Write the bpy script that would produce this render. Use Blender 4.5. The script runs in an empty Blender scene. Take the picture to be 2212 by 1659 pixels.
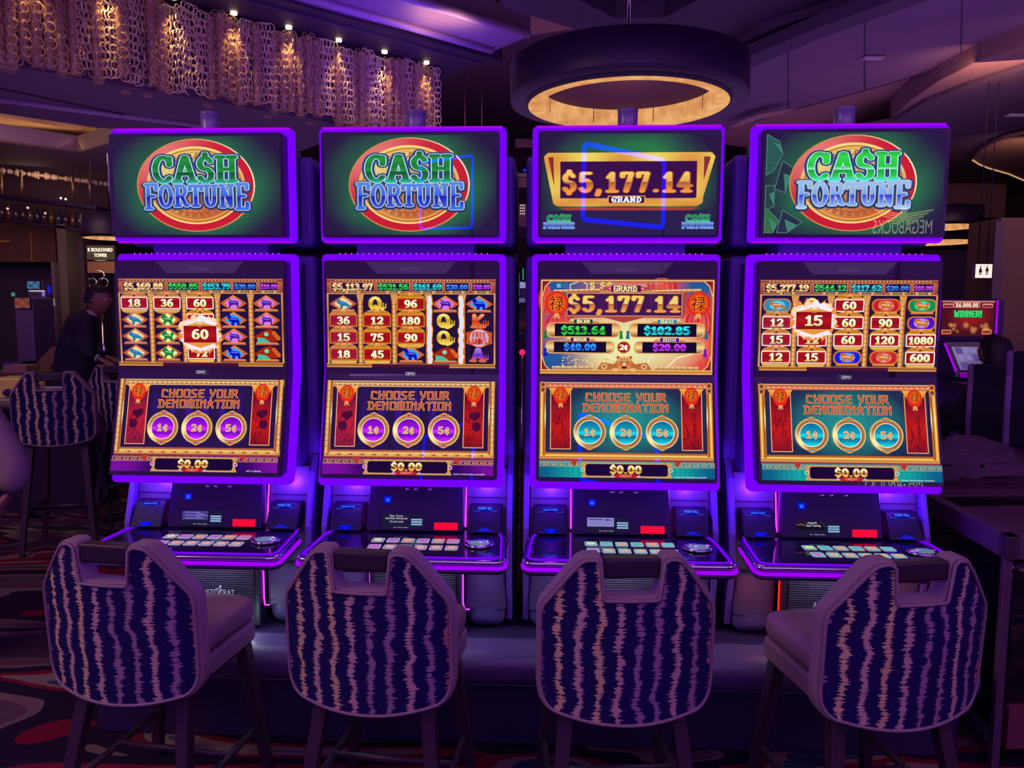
import bpy, bmesh, math, random
from math import sin, cos, pi, radians
from mathutils import Vector, Matrix
random.seed(7)
S = bpy.context.scene
C = S.collection

# ------------------------------------------------------------------ camera
TH, RO, FPX, WPX, HPX = 0.0966, 0.0041, 1650.0, 2212, 1659
CAMP = Vector((0, 0, 1.5))
FW = Vector((0, cos(TH), -sin(TH))); _U = Vector((0, sin(TH), cos(TH))); _R = Vector((1, 0, 0))
RT = cos(RO) * _R + sin(RO) * _U
UP = -sin(RO) * _R + cos(RO) * _U
cam = bpy.data.cameras.new('camera'); camo = bpy.data.objects.new('camera', cam); C.objects.link(camo)
cam.sensor_width = 36.0; cam.lens = 36.0 * FPX / WPX; cam.clip_start = 0.05; cam.clip_end = 200
M3 = Matrix((RT, UP, -FW)).transposed(); camo.matrix_world = Matrix.Translation(CAMP) @ M3.to_4x4()
S.camera = camo
S.view_settings.view_transform = 'Standard'; S.view_settings.look = 'None'
S.view_settings.exposure = 0.0; S.view_settings.gamma = 1.0; S.view_settings.use_curve_mapping = False
S.cycles.max_bounces = 6; S.cycles.diffuse_bounces = 3; S.cycles.glossy_bounces = 3; S.cycles.transparent_max_bounces = 16
S.cycles.sample_clamp_indirect = 2.0; S.cycles.caustics_reflective = False; S.cycles.caustics_refractive = False
S.cycles.use_denoising = True

# ------------------------------------------------------------------ world and large lights
w = bpy.data.worlds.new('casino_ambience'); S.world = w; w.use_nodes = True
w.node_tree.nodes['Background'].inputs[0].default_value = (0.15, 0.040, 0.34, 1)
w.node_tree.nodes['Background'].inputs[1].default_value = 1.35

def light(kind, name, loc, target, energy, col, size=1.0, sy=None, angle=None, blend=.6):
    l = bpy.data.lights.new(name, kind); l.energy = energy; l.color = col
    if kind == 'AREA':
        l.size = size
        if sy: l.shape = 'RECTANGLE'; l.size_y = sy
    elif kind == 'SPOT':
        l.spot_size = angle; l.spot_blend = blend; l.shadow_soft_size = size
    else: l.shadow_soft_size = size
    o = bpy.data.objects.new(name, l); C.objects.link(o); o.location = loc
    o.rotation_euler = (Vector(target) - Vector(loc)).to_track_quat('-Z', 'Y').to_euler()
    return o
light('AREA', 'violet_fill_high', (0.2, -1.3, 3.9), (0.1, 2.2, 0.8), 55, (0.62, 0.26, 1.0), 4.5, 1.6)  # added violet fill for machines opposite, hung above what the glass mirrors
light('AREA', 'ceiling_uplight_fill', (0, 8, 2.55), (0, 8, 5), 150, (.62, .26, .95), 12, 9)  # added up-light, no such fitting, lifts the dark ceiling
light('AREA', 'warm_room_light_left', (-3.4, 0.8, 3.4), (-1.3, 2.0, 0.6), 42, (1.0, 0.62, 0.40), 1.4)
light('SPOT', 'table_fill_spot', (-3.5, 5.0, 3.3), (-3.45, 5.6, 0.9), 60, (1, .82, .55), .05, angle=radians(40))  # spot added to brighten the shuffler and table
light('AREA', 'warm_bar_fill', (-6.5, 8.5, 3.45), (-7.5, 12.5, 1.6), 45, (1, .6, .45), 2.5)  # added fill that brightens the bar wall and pillar
light('AREA', 'warm_lounge_fill', (5.2, 6.2, 3.4), (6.2, 9.0, 1.6), 22, (1, .55, .45), 1.5)  # added fill that brightens the right column
light('AREA', 'warm_room_light_right', (3.0, 0.2, 3.2), (1.4, 2.0, 0.6), 12, (1.0, 0.45, 0.35), 1.2)

# ------------------------------------------------------------------ pixel helpers: where a sight line meets a plane of the room
def ray(u, v): return FW + RT * ((u - WPX / 2) / FPX) - UP * ((v - HPX / 2) / FPX)
def aty(u, v, Y): d = ray(u, v); return CAMP + d * (Y / d.y)
def atz(u, v, Z): d = ray(u, v); return CAMP + d * ((Z - 1.5) / d.z)

# ------------------------------------------------------------------ materials
def lin(c):
    if isinstance(c, str): c = tuple(int(c[i:i+2], 16) / 255 for i in (0, 2, 4))
    return tuple(x / 12.92 if x <= .04045 else ((x + .055) / 1.055) ** 2.4 for x in c[:3])
MATS = {}
def mat(name, base, rough=.6, metal=0.0, spec=.5, emit=None, es=1.0, noise=None, alpha=None):
    if name in MATS: return MATS[name]
    m = bpy.data.materials.new(name); m.use_nodes = True; nt = m.node_tree; b = nt.nodes['Principled BSDF']
    b.inputs['Base Color'].default_value = (*lin(base), 1); b.inputs['Roughness'].default_value = rough
    b.inputs['Metallic'].default_value = metal; b.inputs['Specular IOR Level'].default_value = spec
    if emit is not None:
        b.inputs['Emission Color'].default_value = (*lin(emit), 1); b.inputs['Emission Strength'].default_value = es
    if noise:
        sc, amt, bump = noise
        tc = nt.nodes.new('ShaderNodeTexCoord'); n = nt.nodes.new('ShaderNodeTexNoise'); n.inputs['Scale'].default_value = sc
        n.inputs['Detail'].default_value = 4; nt.links.new(tc.outputs['Object'], n.inputs['Vector'])
        mx = nt.nodes.new('ShaderNodeMix'); mx.data_type = 'RGBA'; mx.blend_type = 'MULTIPLY'; mx.inputs[0].default_value = amt
        mx.inputs[6].default_value = (*lin(base), 1); nt.links.new(n.outputs['Fac'], mx.inputs[7])
        nt.links.new(mx.outputs[2], b.inputs['Base Color'])
        if bump:
            bp = nt.nodes.new('ShaderNodeBump'); bp.inputs['Strength'].default_value = bump; bp.inputs['Distance'].default_value = .002
            nt.links.new(n.outputs['Fac'], bp.inputs['Height']); nt.links.new(bp.outputs['Normal'], b.inputs['Normal'])
    MATS[name] = m; return m
def emat(name, rgb, st=1.0):
    """pure light source of a given colour (lamps, LED strips)"""
    if name in MATS: return MATS[name]
    m = bpy.data.materials.new(name); m.use_nodes = True; nt = m.node_tree; nt.nodes.remove(nt.nodes['Principled BSDF'])
    e = nt.nodes.new('ShaderNodeEmission'); e.inputs[0].default_value = (*rgb, 1); e.inputs[1].default_value = st
    nt.links.new(e.outputs[0], nt.nodes['Material Output'].inputs[0]); MATS[name] = m; return m
def screen_mat():
    if 'lit_screen' in MATS: return MATS['lit_screen']
    m = bpy.data.materials.new('lit_screen'); m.use_nodes = True; nt = m.node_tree; nt.nodes.remove(nt.nodes['Principled BSDF'])
    e = nt.nodes.new('ShaderNodeEmission'); a = nt.nodes.new('ShaderNodeAttribute'); a.attribute_name = 'Col'
    nt.links.new(a.outputs['Color'], e.inputs[0]); nt.links.new(e.outputs[0], nt.nodes['Material Output'].inputs[0])
    MATS['lit_screen'] = m; return m
def glass_mat(name='screen_glass', fac=.08, tint=(1, 1, 1)):
    if name in MATS: return MATS[name]
    m = bpy.data.materials.new(name); m.use_nodes = True; nt = m.node_tree; nt.nodes.remove(nt.nodes['Principled BSDF'])
    t = nt.nodes.new('ShaderNodeBsdfTransparent'); t.inputs[0].default_value = (*tint, 1)
    g = nt.nodes.new('ShaderNodeBsdfGlossy'); g.inputs['Roughness'].default_value = .0
    x = nt.nodes.new('ShaderNodeMixShader'); x.inputs[0].default_value = fac
    nt.links.new(t.outputs[0], x.inputs[1]); nt.links.new(g.outputs[0], x.inputs[2])
    nt.links.new(x.outputs[0], nt.nodes['Material Output'].inputs[0]); MATS[name] = m; return m

# ------------------------------------------------------------------ mesh building
def tag(o, label=None, cat=None, group=None, kind=None):
    if label: o['label'] = label
    if cat: o['category'] = cat
    if group: o['group'] = group
    if kind: o['kind'] = kind
    return o
def empty(name, loc=(0, 0, 0), rz=0.0):
    o = bpy.data.objects.new(name, None); C.objects.link(o); o.location = loc; o.rotation_euler = (0, 0, rz); o.empty_display_size = .1
    return o
class MB:
    def __init__(s): s.v = []; s.f = []; s.sm = []
    def add(s, vs, fs, smooth=False):
        n = len(s.v); s.v += [tuple(x) for x in vs]; s.f += [tuple(i + n for i in f) for f in fs]; s.sm += [smooth] * len(fs); return s
    def box(s, x0, x1, y0, y1, z0, z1, M=None):
        vs = [Vector((x, y, z)) for z in (z0, z1) for y in (y0, y1) for x in (x0, x1)]
        if M: vs = [M @ v for v in vs]
        return s.add(vs, [(0, 2, 3, 1), (4, 5, 7, 6), (0, 1, 5, 4), (2, 6, 7, 3), (0, 4, 6, 2), (1, 3, 7, 5)])
    def hexa(s, b, t):  # 4 bottom + 4 top points
        return s.add(list(b) + list(t), [(3, 2, 1, 0), (4, 5, 6, 7)] + [(i, (i + 1) % 4, 4 + (i + 1) % 4, 4 + i) for i in range(4)])
    def prism(s, pts, d):  # planar polygon extruded along d
        n = len(pts); d = Vector(d); a = [Vector(p) for p in pts]; b = [p + d for p in a]
        return s.add(a + b, [tuple(range(n))[::-1], tuple(range(n, 2 * n))] + [(i, (i + 1) % n, n + (i + 1) % n, n + i) for i in range(n)])
    def tube(s, path, r, n=8, closed=False, caps=True):
        P = [Vector(p) for p in path]; m = len(P); rr = r if isinstance(r, (list, tuple)) else [r] * m; vs = []; ref = None
        for i in range(m):
            a = P[(i - 1) % m] if (closed or i) else P[0]; b = P[(i + 1) % m] if (closed or i < m - 1) else P[-1]
            t = (b - a).normalized()
            if ref is None: ref = Vector((0, 0, 1)) if abs(t.z) < .9 else Vector((0, 1, 0))
            u = (ref - t * ref.dot(t)).normalized(); ref = u; w_ = t.cross(u)
            vs += [P[i] + (u * cos(2 * pi * k / n) + w_ * sin(2 * pi * k / n)) * rr[i] for k in range(n)]
        fs = [((i * n + k), (i * n + (k + 1) % n), (((i + 1) % m) * n + (k + 1) % n), (((i + 1) % m) * n + k)) for i in range(m if closed else m - 1) for k in range(n)]
        if not closed and caps: fs += [tuple(range(n))[::-1], tuple(range((m - 1) * n, m * n))]
        return s.add(vs, fs, True)
    def lathe(s, prof, n=24, c=(0, 0, 0)):
        m = len(prof); vs = [(c[0] + r * cos(2 * pi * k / n), c[1] + r * sin(2 * pi * k / n), c[2] + z) for r, z in prof for k in range(n)]
        fs = [(i * n + k, i * n + (k + 1) % n, (i + 1) * n + (k + 1) % n, (i + 1) * n + k) for i in range(m - 1) for k in range(n)]
        return s.add(vs, fs, True)
    def ball(s, c, r, n=12, m=8):
        rx, ry, rz = r if isinstance(r, (tuple, list)) else (r, r, r)
        vs = [(c[0] + rx * sin(pi * i / m) * cos(2 * pi * k / n), c[1] + ry * sin(pi * i / m) * sin(2 * pi * k / n), c[2] + rz * cos(pi * i / m)) for i in range(m + 1) for k in range(n)]
        fs = [(i * n + k, (i + 1) * n + k, (i + 1) * n + (k + 1) % n, i * n + (k + 1) % n) for i in range(m) for k in range(n)]
        return s.add(vs, fs, True)
    def mesh(s, name, mats):
        me = bpy.data.meshes.new(name); me.from_pydata(s.v, [], s.f)
        me.polygons.foreach_set('use_smooth', s.sm)
        for m in (mats if isinstance(mats, (list, tuple)) else [mats]): me.materials.append(m)
        me.update(); return me
    def build(s, name, m, parent=None, bevel=0, seg=2):
        o = bpy.data.objects.new(name, s.mesh(name, m)); C.objects.link(o); o.parent = parent
        if bevel:
            b = o.modifiers.new('bevel', 'BEVEL'); b.width = bevel; b.segments = seg; b.limit_method = 'ANGLE'; b.angle_limit = radians(35)
        return o
def rrect(x0, x1, z0, z1, r, n=5):
    pts = []
    for cx, cz, a0 in ((x1 - r, z1 - r, 0), (x0 + r, z1 - r, 90), (x0 + r, z0 + r, 180), (x1 - r, z0 + r, 270)):
        pts += [(cx + r * cos(radians(a0 + 90 * i / n)), cz + r * sin(radians(a0 + 90 * i / n))) for i in range(n + 1)]
    return pts
def copy_tree(o, parent=None):
    c = o.copy(); C.objects.link(c); c.parent = parent
    for ch in list(o.children): copy_tree(ch, c)
    return c

# ------------------------------------------------------------------ flat artwork of lit displays
def arc(cx, cy, rx, ry, a0, a1, n=12): return [(cx + rx * cos(radians(a0 + (a1 - a0) * i / n)), cy + ry * sin(radians(a0 + (a1 - a0) * i / n))) for i in range(n + 1)]
GL = {  # slab lettering: (width, strokes), y up 0..1
 '0': (.74, [arc(.37, .5, .27, .5, 0, 360, 18)]),
 '1': (.6, [[(.12, .76), (.34, 1), (.34, 0)], [(.1, 0), (.58, 0)]]),
 '2': (.72, [arc(.36, .72, .26, .28, 165, -35, 10) + [(.1, .02), (.62, .02), (.62, .16)]]),
 '3': (.72, [arc(.33, .75, .24, .25, 150, -85, 9), arc(.33, .26, .28, .26, 88, -150, 10)]),
 '4': (.76, [[(.5, 0), (.5, 1), (.08, .3), (.7, .3)], [(.3, 0), (.68, 0)]]),
 '5': (.72, [[(.6, 1), (.16, 1), (.13, .56)] + arc(.34, .32, .28, .32, 125, -150, 12)]),
 '6': (.74, [arc(.37, .31, .27, .31, 0, 360, 16), arc(.5, .42, .4, .58, 80, 180, 8)]),
 '7': (.68, [[(.08, .8), (.08, 1), (.6, 1), (.3, 0)]]),
 '8': (.74, [arc(.37, .75, .23, .25, 0, 360, 14), arc(.37, .26, .28, .26, 0, 360, 14)]),
 '9': (.74, [arc(.37, .69, .27, .31, 0, 360, 16), arc(.24, .58, .4, .58, -100, 0, 8)]),
 '$': (.7, [arc(.35, .74, .24, .24, 20, 250, 10)[:] + arc(.35, .26, .26, .26, 75, -160, 10), [(.35, 1.13), (.35, 1.0)], [(.35, 0), (.35, -.13)]]),
 '.': (.34, [[(.15, .02), (.17, .04)]]), ',': (.34, [[(.16, .06), (.17, .0), (.08, -.2)]]),
 '¢': (.62, [arc(.33, .42, .24, .36, 45, 315, 12), [(.33, .92), (.33, -.1)]]),
 'C': (.84, [arc(.46, .5, .36, .5, 48, 318, 16), [(.74, .97), (.74, .68)]]),
 'A': (.92, [[(.12, 0), (.44, 1), (.52, 1), (.82, 0)], [(.26, .32), (.68, .32)], [(0, 0), (.26, 0)], [(.66, 0), (.94, 0)]]),
 'S': (.74, [arc(.36, .74, .27, .25, 25, 250, 10) + arc(.36, .26, .28, .26, 75, -160, 10)]),
 'H': (.92, [[(.2, 0), (.2, 1)], [(.72, 0), (.72, 1)], [(.2, .5), (.72, .5)]] + [[(a, b), (a + .28, b)] for a in (.06, .58) for b in (0, 1)]),
 'F': (.78, [[(.2, 0), (.2, 1)], [(.06, 1), (.7, 1), (.7, .8)], [(.2, .52), (.56, .52)], [(.06, 0), (.4, 0)]]),
 'O': (.88, [arc(.43, .5, .34, .5, 0, 360, 20)]),
 'R': (.86, [[(.2, 0), (.2, 1)], [(.06, 1), (.5, 1)] + arc(.5, .75, .2, .25, 90, -90, 6) + [(.2, .5)], [(.46, .5), (.72, .02), (.84, .02)], [(.06, 0), (.36, 0)]]),
 'T': (.8, [[(.4, 0), (.4, 1)], [(.04, .8), (.04, 1), (.76, 1), (.76, .8)], [(.24, 0), (.56, 0)]]),
 'U': (.9, [[(.2, 1), (.2, .35)] + arc(.44, .32, .24, .32, 180, 360, 8) + [(.68, 1)], [(.06, 1), (.34, 1)], [(.56, 1), (.82, 1)]]),
 'N': (.94, [[(.2, 0), (.2, 1), (.72, 0), (.72, 1)], [(.06, 0), (.34, 0)], [(.58, 1), (.86, 1)], [(.06, 1), (.2, 1)]]),
 'E': (.8, [[(.2, 0), (.2, 1)], [(.06, 1), (.7, 1), (.7, .8)], [(.2, .52), (.54, .52)], [(.06, 0), (.72, 0), (.72, .22)]]),
 'Q': (.92, [arc(.44, .5, .34, .5, 0, 360, 20), [(.44, .3), (.7, -.08), (.95, .05)]]),
 'K': (.88, [[(.2, 0), (.2, 1)], [(.75, 1), (.25, .42), (.8, 0)], [(.06, 0), (.34, 0)], [(.6, 0), (.88, 0)]]),
 ' ': (.4, [])}
BR = {  # square brush lettering
 'C': (.8, [[(.7, .78), (.7, .9), (.15, .95), (.12, .1), (.72, .02)]]), 'H': (.8, [[(.14, 1), (.14, .0)], [(.14, .52), (.78, .56)], [(.66, .98), (.66, .08), (.5, 0)]]),
 'O': (.8, [[(.12, .95), (.7, .95), (.7, .03), (.12, .03), (.12, .95)]]), 'S': (.76, [[(.66, .95), (.14, .93), (.14, .6), (.64, .36), (.62, .04), (.08, .04)]]),
 'E': (.76, [[(.7, .95), (.16, .92), (.2, .05), (.7, .05)], [(.06, .52), (.62, .54)]]), 'Y': (.76, [[(.1, .98), (.2, .5), (.56, .5)], [(.68, 1), (.5, .3), (.2, 0)]]),
 'U': (.8, [[(.14, 1), (.14, .04), (.7, .04), (.7, 1)]]), 'R': (.8, [[(.14, 1), (.14, 0)], [(.04, .95), (.66, .95), (.6, .5), (.14, .5)], [(.36, .5), (.74, .02)]]),
 'D': (.8, [[(.06, .95), (.5, .95), (.7, .7), (.68, .05), (.06, .03)], [(.2, .95), (.2, .03)]]), 'N': (.8, [[(.14, 1), (.14, 0)], [(.06, .95), (.64, .55), (.64, 0)], [(.64, 1), (.64, .5)]]),
 'M': (1.0, [[(.12, .95), (.12, 0)], [(.12, .95), (.86, .95), (.86, .06), (.76, 0)], [(.49, 1.08), (.49, .0)]]), 'I': (.44, [[(.22, 1), (.22, 0)], [(.06, .98), (.38, .98)], [(.06, .02), (.38, .02)]]),
 'A': (.84, [[(.42, 1.08), (.3, .6), (.1, 0)], [(.12, .72), (.7, .74)], [(.46, .7), (.74, 0)], [(.26, .34), (.6, .34)]]), 'T': (.76, [[(.04, .93), (.74, .93)], [(.4, .93), (.4, 0)]]),
 'G': (.8, [[(.7, .8), (.7, .95), (.14, .95), (.12, .05), (.7, .05), (.68, .48), (.42, .48)]]), 'J': (.6, [[(.5, 1), (.5, .05), (.1, .05)], [(.3, .98), (.6, .98)]]),
 'X': (.8, [[(.1, 1), (.7, 0)], [(.7, 1), (.1, 0)]]), 'F': (.74, [[(.2, 0), (.18, .95), (.7, .97)], [(.06, .5), (.6, .54)]]), 'W': (1.0, [[(.1, 1), (.25, 0), (.5, .7), (.72, 0), (.9, 1)]]),
 '!': (.3, [[(.15, 1), (.15, .35)], [(.15, .05), (.16, .0)]]), ' ': (.42, [])}
_TX = {}
def text2d(s):
    if s not in _TX:
        c = bpy.data.curves.new('t', 'FONT'); c.body = s; c.resolution_u = 3; o = bpy.data.objects.new('t', c); m = bpy.data.meshes.new_from_object(o)
        vs = [(v.co.x, v.co.y) for v in m.vertices]; fs = [tuple(p.vertices) for p in m.polygons]
        bpy.data.objects.remove(o); bpy.data.meshes.remove(m); bpy.data.curves.remove(c)
        _TX[s] = (vs, fs)
    return _TX[s]
def mixc(a, b, t): return tuple(x + (y - x) * t for x, y in zip(a, b))
class Art:
    """vector artwork (y down), drawn in layers a few hundredths of a millimetre apart on a display surface"""
    def __init__(s, mp, eps=.00008): s.mp = mp; s.v = []; s.f = []; s.c = []; s.L = 0; s.eps = eps; s.gain = 1.0
    def up(s): s.L += 1
    def _add(s, pts, cols):
        n = len(s.v); s.v += [s.mp(x, y, s.L * s.eps) for x, y in pts]; s.c += [tuple(min(c * s.gain, 4) for c in k) for k in cols]; s.f.append(tuple(range(n, n + len(pts))))
    def poly(s, pts, col, new=True):
        if new: s.up()
        if isinstance(col, list): return s.grad(pts, col)
        if callable(col): cols = [col(x, y) for x, y in pts]
        else: c = lin(col); cols = [c] * len(pts)
        s._add(pts, cols)
    def grad(s, pts, st):  # convex polygon with vertical colour stops [(y, colour)...]
        st = [(y, lin(c)) for y, c in st]; st = [(-1e9, st[0][1])] + st + [(1e9, st[-1][1])]
        for (y0, c0), (y1, c1) in zip(st, st[1:]):
            if y1 - y0 < 1e-9: continue
            q = pts
            for lim, sg in ((y0, 1), (y1, -1)):
                out = []
                for i in range(len(q)):
                    a, b = q[i], q[(i + 1) % len(q)]; da = (a[1] - lim) * sg; db = (b[1] - lim) * sg
                    if da >= 0: out.append(a)
                    if (da > 0) != (db > 0) and abs(da - db) > 1e-12 and da * db < 0:
                        t = da / (da - db); out.append((a[0] + (b[0] - a[0]) * t, lim))
                q = out
                if len(q) < 3: break
            if len(q) < 3: continue
            s._add(q, [mixc(c0, c1, min(1, max(0, (y - y0) / (y1 - y0)))) for x, y in q])
    def rect(s, x0, y0, x1, y1, col, new=True): s.poly([(x0, y0), (x1, y0), (x1, y1), (x0, y1)], col, new)
    def rr(s, x0, y0, x1, y1, r, col): s.poly(rrect(x0, x1, y0, y1, r, 4), col)
    def ell(s, cx, cy, rx, ry, col, n=28): s.poly(arc(cx, cy, rx, ry, 0, 360 - 360 / n, n - 1), col)
    def grid(s, x0, y0, x1, y1, nx, ny, fn):
        s.up()
        for i in range(nx):
            for j in range(ny):
                p = [(x0 + (x1 - x0) * (i + a) / nx, y0 + (y1 - y0) * (j + b) / ny) for a, b in ((0, 0), (1, 0), (1, 1), (0, 1))]
                s._add(p, [fn(*q) for q in p])
    def ring(s, cx, cy, rx0, ry0, rx1, ry1, fn, n=48, a0=0, a1=360):
        """elliptical band, fn(angle_deg, t) -> linear colour, t 0 inner .. 1 outer"""
        s.up(); fn = fn if callable(fn) else (lambda col: (lambda a, t: col))(lin(fn))
        A = [a0 + (a1 - a0) * i / n for i in range(n + 1)]
        for a, b in zip(A, A[1:]):
            P = lambda q, rx, ry: (cx + rx * cos(radians(q)), cy + ry * sin(radians(q)))
            s._add([P(a, rx0, ry0), P(b, rx0, ry0), P(b, rx1, ry1), P(a, rx1, ry1)], [fn(a, 0), fn(b, 0), fn(b, 1), fn(a, 1)])
    def line(s, pts, wx, wy, col, new=True, closed=False):
        if new: s.up()
        P = list(pts) + ([pts[0]] if closed else [])
        for a, b in zip(P, P[1:]):
            dx, dy = b[0] - a[0], b[1] - a[1]; l = math.hypot(dx / wx, dy / wy)
            if l < 1e-9: continue
            nx, ny = -dy / wy / l * wx, dx / wx / l * wy
            s.poly([(a[0] + nx, a[1] + ny), (b[0] + nx, b[1] + ny), (b[0] - nx, b[1] - ny), (a[0] - nx, a[1] - ny)], col, False)
        for a in P: s.poly(arc(a[0], a[1], wx, wy, 0, 315, 7), col, False)
    def word(s, txt, x, y, h, w, layers, table=GL, sp=.1, anchor='c', hf=None, asp=1.0):
        """y is the base line; w the total width; layers = [(pen, colour)...], pen in units of h; hf(u)->height factor along the word"""
        adv = [table[ch][0] + sp for ch in txt]; tot = sum(adv) - sp; k = w / tot
        if anchor == 'c': x = x - w / 2
        for pen, col in layers:
            s.up(); cx = x
            for ch, a in zip(txt, adv):
                f = hf((cx + a * k / 2 - x) / w) if hf else (1.0, 0.0)
                for st in table[ch][1]:
                    P = [(cx + px * k, y - (py * f[0]) * h + f[1] * h) for px, py in st]
                    s.line(P, pen * h * asp, pen * h * .78, col, False)
                cx += a * k
    def text(s, txt, x, y, h, col, anchor='c', w=None, bold=0):
        vs, fs = text2d(txt); x0 = min(v[0] for v in vs); x1 = max(v[0] for v in vs); kx = h / .7
        if w: kx = w / (x1 - x0)
        W_ = (x1 - x0) * kx; ox = x - W_ / 2 if anchor == 'c' else x
        for d in ([0] if not bold else [-bold, bold]):
            s.up()
            for f in fs: s.poly([(ox + (vs[i][0] - x0) * kx + d, y - vs[i][1] * h / .7) for i in f], col, False)
    def build(s, name, parent, m=None):
        me = bpy.data.meshes.new(name); me.from_pydata(s.v, [], s.f); a = me.color_attributes.new('Col', 'FLOAT_COLOR', 'POINT')
        a.data.foreach_set('color', [x for c in s.c for x in (*c, 1.0)]); me.materials.append(m or screen_mat()); me.update()
        o = bpy.data.objects.new(name, me); C.objects.link(o); o.parent = parent; return o
GOLD = lambda y0, y1: [(y0, 'fff3c0'), (y0 + (y1 - y0) * .48, 'f5c35a'), (y0 + (y1 - y0) * .5, 'b8642a'), (y1, 'f6a04a')]

def art_logo(A, cx, cy, k, boost=0.0):
    """round coin with the two-line title; k = scale (1 = wide topper picture)"""
    X = lambda v: cx + (v - 50) * k
    Y = lambda v: cy + (v - 29) * k
    def g(a, t):
        s_ = .5 + .5 * cos(radians(a - 235)); return mixc(lin('d8701c'), lin('fff08a'), s_ * .9)
    def rd(a, t): s_ = max(0, cos(radians(a - 225))) ** 3; return mixc(lin('cf1a1c'), lin('ec7a72'), s_)
    E = lambda r0, r1, fn: A.ring(X(50), Y(29), 35.5 * k * r0, 27.5 * k * r0, 35.5 * k * r1, 27.5 * k * r1, fn)
    E(.97, 1.0, lambda a, t: mixc(lin('d08a3a'), lin('fff0c0'), max(0, cos(radians(a - 340))) ** 2))
    E(.83, .975, rd)
    E(.0, .83, lambda a, t: mixc(lin('b04a18'), g(a, t), .35 + .65 * t))
    for r0, r1, c in ((.80, .835, 'ffe27a'), (.765, .78, 'a85a18'), (.73, .765, 'f0a83a'), (.70, .71, 'a85a18')):
        E(r0, r1, (lambda c_: lambda a, t: mixc(lin(c_), lin('c8641c'), .5 - .5 * abs(sin(radians(a)))))(c))
    for a0 in list(range(235, 306, 11)) + list(range(55, 126, 11)):  # key pattern
        P = [(a0, .60), (a0 + 7, .60), (a0 + 7, .67), (a0 + 3, .67), (a0 + 3, .635), (a0 + 10, .56)]
        A.line([(X(50) + 35.5 * k * r * cos(radians(a)), Y(29) + 27.5 * k * r * sin(radians(a))) for a, r in P], .38 * k, .38 * k, 'b0581c')
    grn = [(Y(11), '0e6a22'), (Y(14), '129a2c'), (Y(18), '0d7a26'), (Y(21.3), '0e9c34'), (Y(21.4), '0a4f1e'), (Y(25.2), '0f7a3a'), (Y(28), '25c8a8')]
    if boost: grn = [(Y(11), '1aa832'), (Y(14), '2be040'), (Y(19.5), '12d030'), (Y(21.3), '9dffd0'), (Y(21.4), '10a02c'), (Y(25.2), '12d83c'), (Y(28), '5ff0ff')]
    def fr(u): e = abs(2 * u - 1) ** 3; return (1 + .34 * e, .22 * e)
    A.word('FORTUNE', X(50.5), Y(41.3), 11.6 * k, 62 * k, [(.24, '123a66'), (.195, '2c5f8c'), (.18, '0e2350')], sp=.1, hf=fr, asp=1.05)
    A.word('CASH'.replace('S', '$'), X(49.8), Y(26.8), 14.3 * k, 50 * k, [(.21, '2a5a8a'), (.175, '0c2a58'), (.135, 'bfeaf4'), (.10, grn)], sp=.12, asp=1.25)
    blu = [(Y(30), '4f8cf2'), (Y(35.6), '2e62e8'), (Y(35.7), '0612b0'), (Y(40), '1d4ae0'), (Y(43), '3a78f0')]
    if boost: blu = [(Y(30), '9ac4ff'), (Y(35.6), '7aa8ff'), (Y(35.7), '1a28d8'), (Y(40), '6a98ff'), (Y(43), 'a8d8ff')]
    A.word('FORTUNE', X(50.5), Y(41.0), 11.6 * k, 62 * k, [(.145, 'a8d0ee'), (.122, 'd9c9a0'), (.092, blu)], sp=.1, hf=fr, asp=1.05)

def topper_bg(A, gy=29):
    def fn(x, y):
        d = math.hypot((x - 50) / 50, (y - gy) / 36)
        t = max(0, 1 - abs(d - .62) / .5) ** 1.5 * (0.8 + .2 * sin(x * .11 + y * .13))
        return mixc((.011, .006, .032), (.012, .22, .05), min(1, t))
    A.grid(0, 0, 100, 58, 30, 20, fn)

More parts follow.
